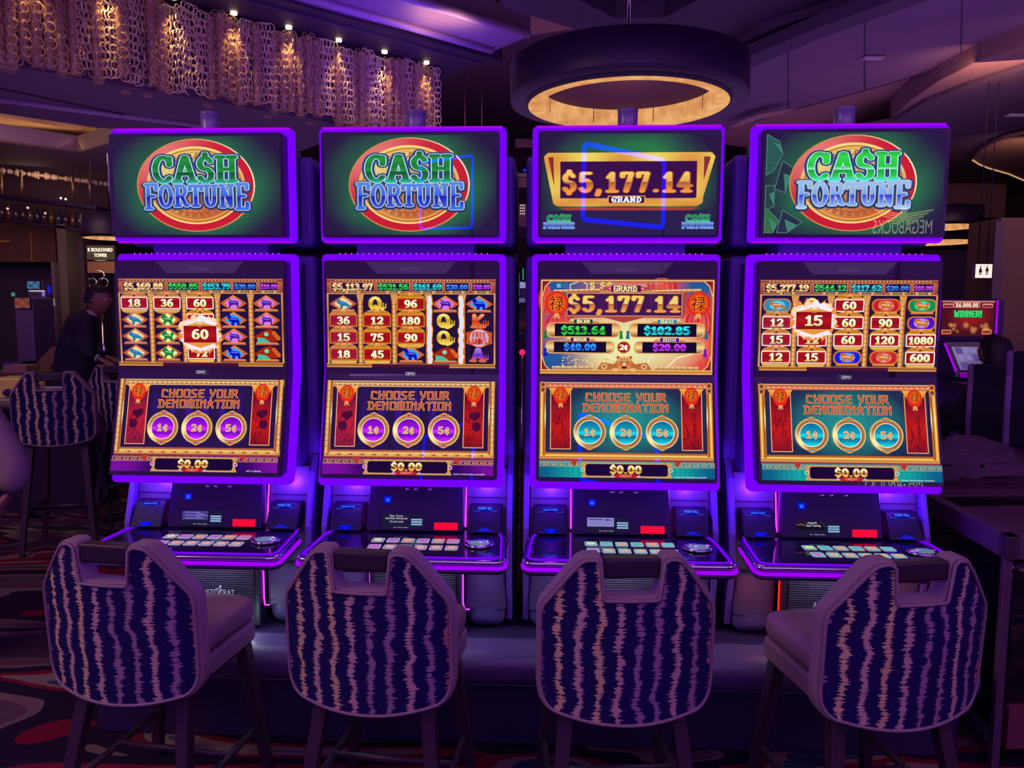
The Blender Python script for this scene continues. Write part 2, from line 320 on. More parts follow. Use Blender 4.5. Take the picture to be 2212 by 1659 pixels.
def art_topper(A, kind):
    topper_bg(A)
    if kind != 'grand':
        if kind == 'bills':
            for P, c in (([(1, 1), (8, 5), (10, 12), (5, 22), (1, 24)], '1c5a48'), ([(10, 16), (16, 20), (12, 34), (6, 32)], '1a2c34'), ([(1, 42), (9, 50), (6, 57), (1, 57)], '2c7030'),
                         ([(11, 44), (22, 51), (14, 57), (8, 57)], '1c2c3c'), ([(1, 30), (6, 30), (6, 42), (1, 44)], '1c4034')):
                A.poly(P, c); A.line(P, .22, .22, '4a8478', closed=True)
                A.poly([(P[0][0] * .6 + P[2][0] * .4, P[0][1] * .6 + P[2][1] * .4), (P[1][0] * .7 + P[2][0] * .3, P[1][1] * .7 + P[2][1] * .3), (P[2][0], P[2][1])], '3c8468')
        art_logo(A, 49.5, 28.8, 1.0, 1.0 if kind == 'bills' else 0.0)
        if kind == 'bills':
            def burst(x, y):
                pass
        return
    # jackpot picture
    A.grid(0, 44, 100, 58, 20, 4, lambda x, y: (.014, .012, .05))
    def gold(x, y):
        t = .5 + .5 * sin(x * .16 + .6) * cos(y * .2); return mixc(lin('e07a18'), lin('f6e25a'), max(0, min(1, t * .8 + (30 - y) * .012)))
    def frame(P, q, n=1):
        out = []
        for i in range(len(P)):
            a, b = P[i], P[(i + 1) % len(P)]
            m_ = max(1, int(math.hypot(b[0] - a[0], b[1] - a[1]) / 5))
            out += [(a[0] + (b[0] - a[0]) * j / m_, a[1] + (b[1] - a[1]) * j / m_) for j in range(m_)]
        A.line(out, q, q, gold, closed=True)
    A.poly([(1.5, 13), (3, 11), (97, 11), (98.6, 13), (91, 40), (89, 41.3), (9, 41.3), (7, 40)], '8a2f1a')
    A.poly([(10, 42.5), (90, 42.5), (85, 44), (14, 44)], 'a8401e')
    frame([(2.5, 13.5), (4, 12), (96, 12), (97.4, 13.5), (90.2, 39.5), (88.6, 40.4), (9.6, 40.4), (8, 39.5)], 1.25)
    frame([(8.6, 14), (90.5, 14), (90.5, 38.6), (9.6, 38.6)], 1.9)
    A.rect(10.8, 15.8, 88.2, 37, '33083f')
    A.word('$5,177.14', 49, 33, 10.4, 73, [(.14, 'c0601c'), (.10, [(22.5, 'ffd45a'), (27.6, 'e8b04a'), (27.7, 'a85a1c'), (33, 'ffa02c')])], sp=.26, asp=1.4)
    A.rr(38, 35.5, 59.6, 40.2, .6, 'e8a040'); A.rr(38.7, 36, 58.9, 39.7, .4, '2a0a3a')
    A.word('GRAND'.replace('G', 'C'), 48.8, 39.2, 2.9, 17, [(.12, 'ffffff')], table={**GL, 'D': (.8, [[(.2, 0), (.2, 1), (.4, 1), (.7, .7), (.7, .3), (.4, 0), (.06, 0)]])}, asp=1.4)
    A.line([(41.4, 37.9), (42.4, 37.9), (42.4, 39)], .35, .3, 'ffffff')
    for cx in (10.2, 89.6): art_logo_small(A, cx, 51)
    def bolt(P): A.line(P, .14, .14, '8ab8e8')
def art_logo_small(A, cx, cy):
    A.word('CA$H', cx, cy - .3, 3.9, 13.4, [(.17, '5aa8a0'), (.12, [(cy - 4, '10a030'), (cy - 2.3, '0c7030'), (cy - .3, '40e0a0')])], sp=.1, asp=1.3)
    A.word('FORTUNE', cx, cy + 3.4, 3.2, 17.6, [(.2, '6a90c8'), (.11, [(cy, '8ab0f0'), (cy + 1.8, '3048c0'), (cy + 3.4, '80b0f0')])], sp=.06, asp=1.1)

def tile(A, cx, cy, w_, h_, num, glow):
    if glow: A.rr(cx - w_ / 2, cy - h_ / 2, cx + w_ / 2, cy + h_ / 2, .7, 'fff0e8')
    else:
        A.poly([(cx - w_ * .5, cy - h_ * .5), (cx, cy - h_ * .68), (cx + w_ * .5, cy - h_ * .5), (cx + w_ * .5, cy + h_ * .5), (cx, cy + h_ * .58), (cx - w_ * .5, cy + h_ * .5)], 'd08428')
    A.rr(cx - w_ / 2 + .6, cy - h_ / 2 + .6, cx + w_ / 2 - .6, cy + h_ / 2 - .6, .4, [(cy - h_ / 2, 'b81420'), (cy, '980c1a'), (cy + h_ / 2, 'c01a22')])
    nh = 4.1 if len(num) < 4 else 3.9; nw = {2: 7.2, 3: 10.6, 4: 13.2}[len(num)]
    A.word(num, cx, cy + nh / 2, nh, nw, [(.2, '6a0a14'), (.135, [(cy - 2, 'fffbe0'), (cy + 1, 'f6f0b0'), (cy + 2.2, 'd8b860')])], sp=.16, asp=1.35)
def arch(A, cx, cy):  # gold lintel with a small bear mask between rows
    A.poly(arc(cx, cy + 1.6, 8, 3.2, 180, 360, 12), [(cy - 2, 'ffd070'), (cy, 'b8641c'), (cy + 1.6, 'f0a83a')])
    for dx in (-1.7, 1.7): A.ell(cx + dx, cy - 1.2, .8, .8, 'c87830', 8)
    A.ell(cx, cy, 1.9, 1.6, [(cy - 1.6, 'ffb860'), (cy + 1.6, 'a04c1a')], 12); A.ell(cx, cy + .5, .8, .5, '6a2a10', 8)
def dish(A, cx, cy): A.poly(arc(cx, cy, 8, 2.8, 0, 180, 12), [(cy, 'ffc85a'), (cy + 2.8, 'a8561c')])
ANIM = {
 'deer': [(-3, 3.2), (-2.2, .6), (-3, -.6), (-2, -1.6), (-3.4, -3), (-2.6, -2.9), (-1.6, -1.9), (-.6, -1.6), (2.4, -1.4), (3.2, -.4), (3, 1), (3.4, 3.2), (2.7, 3.2), (2.1, 1), (-.4, .9), (-1.4, 1.4), (-2.3, 3.2)],
 'elephant': [(-3.6, -4), (-2.4, -3.8), (-1.2, -1.6), (.4, -1.4), (2.4, -1.2), (3.4, .4), (3.6, 3.4), (2.2, 3.4), (1.8, 1.6), (.4, 1.6), (.2, 3.4), (-1.4, 3.4), (-1.6, 1.2), (-2.8, .6), (-3.4, -1), (-4.4, -2.6)],
 'cat': [(-4, -2.2), (-2.8, -3), (-1.8, -2), (2, -.8), (3.8, .8), (4.4, 2.8), (3.4, 3), (2.6, 1.6), (.2, 1.2), (-.6, 3.2), (-1.6, 3.2), (-1.8, .8), (-3.6, -.4)],
 'lion': [(-3.4, -3), (-1.4, -3.4), (-.4, -1.6), (1.2, -1), (2.8, -3), (3.6, -1.6), (2.6, .4), (3, 2.8), (1.8, 3), (.6, 1.4), (-.6, 1.4), (-1.8, 3), (-2.8, 2.6), (-2.2, .4), (-3.8, -.8)],
 'gourd': [(-4.4, .6), (-3.4, -1.4), (-.6, -2.6), (2.4, -3.4), (3.6, -2.4), (4.2, .4), (2, -.2), (3, 2), (.8, 1), (-1.4, 2.6), (-4, 2.6)]}
PAL = {'deer': ('d87ae8', '4a128a'), 'elephant': ('3aa0f0', '0a12b8'), 'cat': ('f0e0a0', '1480a8'), 'lion': ('f0f0a8', '1a8040'), 'gourd': ('d83a24', '40c0a0')}
def symbol(A, kind, cx, cy):
    c0, c1 = PAL[kind]
    if kind == 'gourd':
        A.poly([(cx + x, cy + y * 1.05) for x, y in [(-8, 0), (-2, -3.6), (2, -4.6), (8, -.4), (6, 2.4), (-4, 3.6)]], 'a8240f')
        A.line([(cx + 4, cy - 2.6), (cx + 7, cy + 1)], 1.2, 1.2, 'd0602a'); A.poly([(cx - 6, cy + 3.4), (cx - 5.6, cy + .2), (cx - 1, cy + 1), (cx + 2, cy + 3.4)], c1); A.ell(cx - .4, cy - 1.6, 1.4, 1.3, '7ad8b8', 10)
    else:
        A.poly([(cx - 8.2, cy), (cx, cy - 5), (cx + 8.2, cy), (cx, cy + 5)], [(cy - 5, 'f08a4a'), (cy, 'c85428'), (cy + 5, 'f08a4a')])
        A.poly([(cx - 5.6, cy), (cx, cy - 3.9), (cx + 5.6, cy), (cx, cy + 3.9)], c0)
        A.poly([(cx + x, cy + y) for x, y in ANIM[kind]], c1)
        A.line([(cx - 2, cy - .8), (cx + 2, cy - .4)], .25, .3, '6a7af0' if kind != 'lion' else '8ae080')
    A.poly([(cx - 6.4, cy + 3.4), (cx + 6.4, cy + 3.4), (cx + 7.4, cy + 5), (cx - 7.4, cy + 5)], [(cy + 3.4, 'f8945a'), (cy + 5, 'a84420')])
def oval(A, kind, cx, cy):
    c0, c1 = {'red': ('c8202a', 'f08a90'), 'green': ('0a9050', '40e0a0'), 'purple': ('4a14c8', 'b090ff'), 'blue': ('0a20e0', '70a0ff'), 'teal': ('1490b8', '60d0e8')}[kind]
    A.rr(cx - 8, cy - 4, cx + 8, cy + 4, 3.4, 'd87838'); A.rr(cx - 7.2, cy - 3.3, cx + 7.2, cy + 3.3, 3, c0); A.ell(cx, cy, 4.4, 2.8, c1, 16)
    A.poly([(cx + x * 1.15, cy + y * .85) for x, y in ANIM['lion' if kind != 'teal' else 'cat']], 'c87030'); A.line([(cx - 2.4, cy - .6), (cx + 2, cy - .2)], .3, .3, 'ffd090')
    A.poly([(cx - 6, cy + 3.6), (cx + 6, cy + 3.6), (cx + 6.6, cy + 5), (cx - 6.6, cy + 5)], [(cy + 3.6, 'f0a050'), (cy + 5, 'a05020')])
def royal(A, ch, cx, cy, col):
    A.word(ch, cx, cy + 3.4, 7, 7.6, [(.2, '5a3208'), (.15, col)], asp=1.2)
    A.line([(cx + 3.2, cy), (cx + 3.4, cy + 2.4), (cx + 6, cy + 2.4), (cx + 6.2, cy)], .35, .35, col); A.line([(cx + 4.7, cy - .4), (cx + 4.7, cy + 2.4)], .35, .35, col)
def burst(A, cx, cy, rx, ry, seed=3):
    R = random.Random(seed)
    for k, (c, q) in enumerate((('f08a48', 1.0), ('ffd8b0', .93), ('f4ecff', .82))):
        for dy in (-1, 1):
            P = [(cx + rx * q * cos(radians(a)) * R.uniform(.72, 1.12), cy + dy * ry * .3 + ry * q * sin(radians(a)) * R.uniform(.6, 1.15)) for a in range(0, 360, 9)]
            A.poly(P, c)
XC = (9.8, 30, 50.2, 70.6, 90.6); YR = (14.8, 24.9, 35.0, 45.2)
def art_reels(A, jack, grid, extras):
    A.rect(0, 0, 100, 53, '120a26')
    A.rect(0, 0, 100, 9, [(0, 'c87a3c'), (1.2, '7a3020'), (2, 'c06030'), (8, '8a3c22'), (9, 'e8b060')])
    for i in range(46): A.rect(5 + i * 2, .5, 5.9 + i * 2, 1.3, 'e8a860', i == 0)
    bx = ((2.2, 28.6), (30, 49.4), (51, 69), (70, 84.6), (86, 97.6)); cols = ('ffe6a0', '3ae04a', '2ae0d8', '3a9aff', 'd24af0'); dk = ('b07020', '0c5a1a', '0a6a78', '1038a0', '6a1290')
    for (x0, x1), t, c, d, nm in zip(bx, jack, cols, dk, ('GRAND', 'MAJOR', 'MAXI', 'MINOR', 'MINI')):
        A.rr(x0, 1.9, x1, 7.6, .5, 'e09850'); A.rr(x0 + .35, 2.2, x1 - .35, 7.2, .4, '16082e')
        wd = (x1 - x0) * (.9 if x1 - x0 > 16 else .84); hh = 3.4 if x1 - x0 > 24 else (3.0 if x1 - x0 > 16 else 2.4)
        A.word(t, (x0 + x1) / 2, 4.6 + hh / 2, hh, wd, [(.17, d), (.12, [(3, c), (4.7, c), (4.8, d), (6.6, c)])], sp=.12, asp=1.5)
        m = (x0 + x1) / 2; A.poly([(m - 5, 6.9), (m + 5, 6.9), (m + 3.6, 7.7), (m + 4.8, 8.5), (m - 4.8, 8.5), (m - 3.6, 7.7)], 'e8b468'); A.rect(m - 2.6, 7.1, m + 2.6, 8.4, '4a2a14'); A.text(nm, m, 8.15, .8, 'f0d890', w=3.8)
    for x in (0, 99.0): A.rect(x, 9, x + 1, 51, [(9, 'e8a050'), (30, 'b86a2c'), (51, 'f0b060')])
    for xm in (20, 40.2, 60.4, 80.6):
        A.rect(xm - 1.5, 9.4, xm + 1.5, 51, 'c8762c'); A.rect(xm - .8, 9.4, xm + .4, 51, 'f6c060')
        A.poly([(xm - 2.2, 9.2), (xm + 2.2, 9.2), (xm + 1.4, 13.4), (xm - 1.4, 13.4)], 'e09a48')
        for j in range(14): A.rect(xm - 1.6, 15 + j * 2.7, xm + 1.6, 15.3 + j * 2.7, '8a441c', j == 0)
    for ci, col in enumerate(grid):
        for ri, it in enumerate(col):
            x, y = XC[ci] + (.0), YR[ri]
            if it in ANIM: symbol(A, it, x, y)
            elif it.startswith('o:'): oval(A, it[2:], x, y)
            elif it == 'Q': royal(A, 'Q', x - .8, y, [(y - 4, 'fff080'), (y, 'c89a1c'), (y + 4, 'ffe060')])
            elif it == 'K': royal(A, 'K', x - .8, y, [(y - 4, 'ff9a70'), (y, 'd03a1c'), (y + 4, 'f07040')])
            elif it == 'A': royal(A, 'A', x - .8, y, [(y - 4, 'b080ff'), (y, '6a1ad0'), (y + 4, 'e06a30')])
            elif it == 'FREE':
                A.poly([(x + 9 * cos(radians(a)) * (1 if k % 2 else .82), y + 6.4 * sin(radians(a)) * (1 if k % 2 else .82)) for k, a in enumerate(range(0, 360, 30))], 'c8502c')
                A.ell(x, y, 5.6, 5.2, 'e8b0b0'); A.ell(x, y, 5, 4.6, 'c0a0d8'); A.word('FREE', x, y - .3, 3.2, 8, [(.13, 'ffd8c0'), (.09, 'c01c1c')], table=BR, asp=1.2); A.word('GAMES', x, y + 3.6, 3.2, 8.6, [(.13, 'ffd8c0'), (.09, 'c01c1c')], table=BR, asp=1.2)
            elif it:
                g = it.endswith('*'); arch(A, x, y - 5.2)
                if ri == 3 or not (col[ri + 1].rstrip('*').isdigit()): dish(A, x, y + 4)
                tile(A, x, y, 16.6, 7.4, it.rstrip('*'), g)
    for e in extras:
        if e[0] == 'burst':
            _, x, y, n = e; burst(A, x, y, 13.5, 9.6); A.poly([(x - 10, y - 5), (x, y - 7.6), (x + 10, y - 5), (x + 10, y + 5), (x, y + 8.4), (x - 10, y + 5)], 'e8963a')
            A.rect(x - 10, y - 5, x + 10, y + 5, [(y - 5, '8a0a18'), (y, 'b81422'), (y + 5, '8a0a18')]); A.word(n, x, y + 2.6, 5.2, 9.6, [(.19, '6a0a14'), (.13, [(y - 3, 'fffbe0'), (y + 3, 'e8e0a0')])], sp=.14, asp=1.4)
            for dx in (-1.8, 1.8): A.ell(x + dx, y - 7, .9, .9, 'e8a050', 8)
            A.ell(x, y - 6, 2.2, 1.8, [(y - 7, 'ffd890'), (y - 5, 'b86a28')], 14)
        if e[0] == 'bolt':
            R = random.Random(int(e[1])); P = [(e[1] + R.uniform(-.5, .5), 11 + i * 1.6) for i in range(25)]
            for wd, c in ((1.7, 'f08a3a'), (1.25, 'ffe8c0'), (.95, 'd8e4ff')): A.line(P, wd, wd, c)
    A.rect(0, 50.6, 100, 53, [(50.6, 'f0b060'), (51.4, '8a4420'), (53, 'e0a050')]); A.rect(27, 50.6, 73, 53, [(50.6, 'f8c890'), (50.9, '5a1838'), (53, '3a1030')])

def lantern(A, x, y, rx, ry):
    A.ell(x, y, rx * 1.08, ry * 1.08, 'c82a20'); A.ring(x, y, 0, 0, rx, ry, lambda a, t: mixc(lin('ff9a2c'), lin('e01c14'), t ** .8), 24)
    vs, fs = text2d('禄'); A.up()
    for f in fs: A.poly([(x + (vs[i][0] - .5) * rx * 1.35, y - (vs[i][1] - .38) * ry * 1.35) for i in f], '5a0a14', False)
def tassel(A, x, y, s_, c0='e8a868', c1='c01c1c'):
    A.ell(x, y, 1.3 * s_, .6 * s_, c0, 10)
    for d in (-.9, -.3, .3, .9): A.poly([(x + d * s_ - .3 * s_, y), (x + d * s_ + .3 * s_, y), (x + d * 1.5 * s_ + .3 * s_, y + 2.2 * s_), (x + d * 1.5 * s_ - .3 * s_, y + 2.2 * s_)], c0)
    A.rect(x - .35 * s_, y + 1.5 * s_, x + .35 * s_, y + 4 * s_, c1)
def art_jackpots(A):
    """full jackpot meter picture, 100 x 56"""
    def bg(x, y):
        d = math.hypot((x - 50) / 50, (y - 38) / 24); warm = mixc(lin('f0fab0'), lin('e8402c'), min(1, max(0, d)) ** 2.0)
        tl = max(0, 1 - math.hypot(x - 6, (y - 1) * 1.4) / 44); bl = max(0, 1 - math.hypot(x - 4, y - 52) / 30); r_ = max(0, 1 - math.hypot(x - 92, y - 2) / 18)
        return mixc(warm, lin('145a96'), min(1, 1.5 * max(tl * .9, bl, r_)))
    A.grid(0, 0, 100, 56, 30, 18, bg)
    for x, y, rx, ry in ((3, 12, 4.5, 9), (70, 4, 9, 5), (92, 26, 8, 9), (12, 27, 9, 8)):
        A.ring(x, y, 0, 0, rx, ry, lambda a, t: mixc(lin('f05a3a'), lin('c81c24'), t), 20)
        for q in (.35, .7): A.ring(x, y, rx * q, ry, rx * q + .25, ry + .1, 'f0a878', 24)
    A.text('© 2018 ARISTOCRAT TECHNOLOGIES AUSTRALIA PTY LTD  CASH FORTUNE  TIGER PAYS', 48, 2.6, .8, '9ad8e0', w=46)
    A.rect(9.4, 2.6, 11.6, 4.8, '7ac8f0'); A.text('G', 10.5, 4.4, 1.4, '145a96'); A.text('GAMING', 14.4, 3.4, .7, '5aa0c8', w=4.6); A.text('DESIGNS', 14.2, 4.7, .6, '5aa0c8', w=4.2)
    A.line([(17.2, 6), (17.2, 3), (24, .6), (27, 3), (27, 6)], .3, .3, 'e8e0a0')
    for x in (30, 36, 40): A.word('S', x, 5.2, 3.4, 2.6, [(.16, 'e8e84a')])
    R = random.Random(5)
    for _ in range(40):
        x, y = R.uniform(12, 40), R.uniform(45, 51); A.rect(x, y, x + .9, y + .7, R.choice(['f8f08a', 'e8c84a', 'b8e060']))
    for P in ([(30, 40), (45, 48), (50, 56)], [(58, 56), (66, 44), (84, 36)], [(70, 56), (80, 46), (96, 42)]): A.line(P, .35, .35, 'fff8c0')
    # grand panel
    A.poly([(15, 7.5), (85, 7.5), (83, 22.4), (60, 22.4), (48.5, 25.4), (37, 22.4), (15, 22.4)], 'b04428'); A.rect(15.2, 7.9, 82, 21.6, 'f0b070'); A.rect(15.6, 8.3, 81.6, 21.2, '3a1048')
    for x in (44, 54, 64, 74): A.rect(x, 8.3, x + .15, 21.2, '8a4a4a')
    A.word('$5,177.14', 48.4, 18.6, 8.4, 64, [(.15, 'b05a1c'), (.105, [(10.4, 'ffd45a'), (14.2, 'f0e08a'), (14.3, 'b06a20'), (18.6, 'ffa83c')])], sp=.22, asp=1.4)
    for x0, x1 in ((8, 34), (64, 92)):
        A.line([(x0, 6.9), (x1, 6.2)], .9, .9, 'c88040'); A.line([(x0, 6.5), (x1, 5.8)], .35, .35, 'f8d890')
        for i in range(8): A.rect(x0 + 2 + i * 3, 5.4, x0 + 2.25 + i * 3, 7.6, '8a4a20', i == 0)
    A.poly([(34, 7.6), (38, 3), (61, 3), (66, 7.6)], [(3, 'f0c080'), (5, '8a3020'), (7.6, 'e0a060')]); A.rect(41, 3.4, 58, 7.2, '4a1050'); A.word('GRAND', 49, 6.9, 3.1, 13.4, [(.15, '8a4a1c'), (.1, 'fff0a0')], table=BR, asp=1.2)
    for x in (40, 59): A.ell(x, 5.2, 1.3, 1.3, 'e03040', 12); A.ell(x, 5.2, .5, .5, 'ffd0c0', 8)
    for x, y in ((9.4, 14), (91.2, 14)): lantern(A, x, y, 6.2, 6.6); tassel(A, x, y + 6.6, 1.15)
    for nm, amt, x0, x1, y0, y1, c, d, nc in (('MAJOR', '$513.64', 8.4, 41.6, 26, 33.6, '40e050', '0e5a20', '1a4a2a'), ('MAXI', '$102.85', 56.4, 90.4, 26, 33.6, '30e8e8', '0a6a80', '1a8aa8'),
                                              ('MINOR', '$40.00', 8, 38.4, 36.8, 43.2, '3a9aff', '1040b0', '3a1a78'), ('MINI', '$20.00', 59.4, 90.6, 36.8, 43.2, 'd040f0', '6a1490', '4a14a0')):
        A.rr(x0 - 5, y0 - .6, x1 + 5, y1 + .7, 3.2, 'e8a868'); A.rr(x0 - 4.4, y0, x1 + 4.4, y1, 3, [(y0, 'c07038'), ((y0 + y1) / 2, 'f8d890'), (y1, '8a3c1c')]); A.rect(x0, y0, x1, y1, '160a30')
        m = (x0 + x1) / 2; A.word(amt, m, y1 - 1.5, (y1 - y0) * .56, (x1 - x0) * (.76 if len(amt) > 6 else .6), [(.17, d), (.12, [(y0, c), ((y0 + y1) / 2, c), ((y0 + y1) / 2 + .1, d), (y1 - 1, c)])], sp=.16, asp=1.5)
        A.poly([(m - 10, y0 + .3), (m - 7, y0 - 2.8), (m + 7, y0 - 2.8), (m + 10, y0 + .3)], [(y0 - 2.8, 'f8d8a0'), (y0, 'b06030')]); A.rect(m - 5.4, y0 - 2.5, m + 5.4, y0 - .1, nc); A.word(nm, m, y0 - .4, 1.7, 7.6, [(.12, 'f8e8a0')], table=BR, asp=1.3)
    for x, y, c in ((3, 31, '1a7a3a'), (47, 31, '1a8a3a'), (50.8, 31, '1a6a90'), (96, 31, '1a6a90'), (3, 41.5, '1020c0'), (95.6, 41.5, '7a10c0')):
        A.ell(x, y, .9, .9, c, 8); A.poly([(x - .5, y), (x + .5, y), (x + 1.2, y + 4), (x - 1.2, y + 4)], c)
    A.ell(48.6, 40, 4, 3.8, 'e09850'); A.ell(48.6, 40, 3.4, 3.2, 'a81820'); A.word('2¢', 48.6, 41.3, 2.8, 4.8, [(.13, 'fff8e0')], asp=1.3)
    # frame and tiger mask
    for P in ([(.7, .7), (99.3, .7), (99.3, 55.2), (.7, 55.2)],): A.line(P, .8, .8, 'b8642c', closed=True); A.line(P, .25, .25, 'f8d090', closed=True)
    for x, sx in ((1, 1), (99, -1)):
        for y, sy in ((1, 1), (54, -1)): A.poly([(x, y), (x + 5 * sx, y), (x + 1.6 * sx, y + 3 * sy), (x, y + 9 * sy)], '8a1c24'); A.line([(x + 5 * sx, y), (x + 1.8 * sx, y + 3 * sy), (x, y + 9 * sy)], .3, .3, 'f0b870')
    A.rect(0, 53.4, 100, 56, [(53.4, 'f8d080'), (54.4, 'c07030'), (56, 'f0b860')])
    for x0, x1 in ((7, 31), (67, 92)):
        A.rect(x0, 51.4, x1, 53.2, [(51.4, 'f8d890'), (53.2, 'a05a28')])
        for i in range(7): A.rect(x0 + 1.5 + i * 3.4, 51.4, x0 + 1.8 + i * 3.4, 53.2, '7a3c18', i == 0)
    A.poly([(33, 53.4), (36, 49), (43, 50), (46, 46), (52, 46), (55, 50), (62, 49), (65, 53.4)], 'b86a38')
    for x in (37.5, 60.5): A.ring(x, 51.4, 1.2, 1, 1.7, 1.5, 'ffd8a0', 16)
    A.ell(49, 49.6, 4.4, 4.4, [(45, 'f8c080'), (50, 'c87038'), (54, 'e8a868')], 20)
    for dx in (-3.6, 3.6): A.ell(49 + dx, 46, 1.2, 1.2, 'e09858', 10); A.ell(49 + dx, 46, .6, .6, '7a3018', 8)
    for dx in (-1.7, 1.7): A.poly([(49 + dx - 1, 48.6), (49 + dx + 1, 48.2), (49 + dx + .6, 49.1)], '3a1008'); A.ell(49 + dx * 3, 53.4, 2.2, 1.2, 'f0b070', 10)
    A.poly([(48, 49.4), (50, 49.4), (49.4, 51), (48.6, 51)], 'ffd8b0'); A.ell(49, 52, 1.7, .8, '5a1408', 10)
    for k in range(3): A.line([(47 + k * 2, 46.2), (47.6 + k * 1.4, 47.4)], .2, .2, '6a2c10')

def art_denoms(A, theme, note):
    """lower touch picture 100 x 55.5"""
    pu = theme == 'purple'
    if pu: bg = lambda x, y: mixc((.010, .004, .04), (.06, .01, .5), max(0, sin(x * .62)) ** 3 * max(0, 1 - abs(y - 22) / 21) * max(0, 1 - abs(x - 50) / 42))
    else: bg = lambda x, y: mixc(lin('0c2a44'), lin('0c9a96'), max(0, 1 - math.hypot((x - 50) / 36, (y - 22) / 22)) ** .8)
    A.rect(0, 0, 100, 55.5, '1c0a30')
    A.grid(4, 3, 96, 42, 46 if pu else 24, 12, bg)
    R = random.Random(9)
    if not pu:
        for _ in range(60):
            x, y = R.uniform(20, 80), R.uniform(5, 38); a = radians(R.uniform(0, 180)); l = R.uniform(1, 3.4)
            A.poly([(x, y), (x + l * cos(a), y + l * sin(a)), (x + l * 1.9 * cos(a + .25), y + l * 1.9 * sin(a + .25)), (x + l * .9 * cos(a + .2) + .3, y + l * .9 * sin(a + .2) + .4)], '0c4a5a')
    # frame
    top = [(0, 'f0b868'), (.8, '8a4a1c'), (1.6, 'f0c870'), (2.4, 'a0501c'), (3.4, 'f8c890')] if pu else [(0, 'e88a50'), (1, 'b85a30'), (2.6, 'f09060'), (3.4, '8a3a20')]
    A.rect(0, 0, 100, 3.5, top); A.rect(0, 0, 100, .4, 'f8d898')
    for i in range(32): A.ell(3 + i * 3, 1.9, .9, .6, 'ffd080' if pu else 'f8a070', 8)
    A.rect(0, 41, 100, 46, [(41, 'a85024'), (42, 'c06a2c'), (42.8, 'ffdc70'), (43.8, 'b8642c'), (44.4, 'f0b050'), (45.2, '8a1c20'), (46, 'c04a2c')])
    if pu:
        for i in range(14): A.ell(5 + i * 7, 43.7, 2.2, .5, 'e8b85a', 8); A.rect(1.5 + i * 7, 43.3, 2.5 + i * 7, 44.2, 'a02020')
    for x0, sg in ((0, 1), (100, -1)):
        for d, c in ((0, 'c8762c'), (.7, 'f8cc70'), (1.5, 'e0a040'), (2.2, '8a4a1c'), (2.8, 'c07030')):
            A.rect(min(x0 + sg * d, x0 + sg * (d + .8)), 0, max(x0 + sg * d, x0 + sg * (d + .8)), 43, [(0, c), (12, c), (20, 'fff0a0' if d in (.7, 2.8) else c), (28, c), (43, c)])
        if pu:
            for j in range(11): A.rect(min(x0, x0 + sg * 2.4), 6 + j * 3.3, max(x0, x0 + sg * 2.4), 6.3 + j * 3.3, '8a5020', j == 0)
        else:
            for j in (1.6, 4.6): A.ell(x0 + sg * 1.8, j, 1.9, 1.9, 'd88a50', 12); A.ell(x0 + sg * 1.8, j, 1.1, 1.1, '7a3a24', 10)
    # banners
    for cx, sg in ((12.2, 1), (87.8, -1)):
        A.poly([(cx - 6.2, 3.7), (cx + 6.2, 3.7), (cx + 6, 39.4), (cx - 6, 39.4)], '8a1420')
        A.grid(cx - 5.6, 6, cx + 5.6, 39, 3, 6, lambda x, y: mixc(lin('5a0c28'), lin('c81c1c'), min(1, max(0, 1 - abs(y - 26) / 18))))
        for k in range(14):
            a, b = cx + R.uniform(-4.8, 4.8), R.uniform(17, 37); A.line([(a, b), (a + R.uniform(-1.6, 1.6), b + R.uniform(1, 3)), (a + R.uniform(-2, 2), b + 4 if b < 34 else b + 1)], .22, .22, '5a0a24')
        if pu: A.ell(cx - 1.8 * sg * -1 * (-1), 27, 2.6, 2.8, '4a0c38'); A.poly([(cx - 2, 19), (cx + 3.5, 18), (cx + 4, 21), (cx + .5, 24), (cx - 3, 21)], '4a0c38')
        A.line([(cx - 5.8, 6), (cx - 5.8, 39.2), (cx + 5.8, 39.2), (cx + 5.8, 6)], .24, .24, 'f0b080')
        A.poly([(cx - 7, 3.6), (cx + 7, 3.6), (cx + 4, 9), (cx, 10.5), (cx - 4, 9)], [(3.6, 'ffb040'), (10, 'c84a20')])
        A.ell(cx, 8, 4.2, 5.2, 'f02818'); lantern(A, cx, 7.4, 3.7, 4.3); tassel(A, cx, 13, .9)
    for tx, yb, wd in (('CHOOSE YOUR', 11.2, 46.5), ('DENOMINATION', 17.4, 49.5)):
        A.word(tx, 49.8, yb, 4.7, wd, [(.15, '5a1410'), (.13, 'f6c080'), (.075, [(yb - 5, 'd83020'), (yb, 'a81c18')])], table=BR, sp=.12, asp=.95)
    hot = ('a010e8', '6a08b8', 'e030ff') if pu else ('10a0c0', '086a98', '20e0f0')
    for i, (cx, t) in enumerate(((29, '1¢'), (49.8, '2¢'), (70.6, '5¢'))):
        cy = 29.4
        rim = (lambda a, t_, hi=(180 if (i == 1) else 150): mixc(lin('a8541c' if pu else '984424'), lin('ffe8a0'), max(0, cos(radians(a - hi))) ** 6 + .25 * t_))
        for dy in (-9.4, 9.4): A.poly([(cx - 4, cy + dy * .8), (cx + 4, cy + dy * .8), (cx + 2.4, cy + dy * 1.0), (cx, cy + dy * 1.12), (cx - 2.4, cy + dy * 1.0)], 'e0a058')
        A.ring(cx, cy, 6.7, 6.7, 9.3, 9.3, rim, 36); A.ring(cx, cy, 8.9, 8.9, 9.4, 9.4, 'f8d080', 36); A.ring(cx, cy, 6.6, 6.6, 7.1, 7.1, 'ffe8c0', 36)
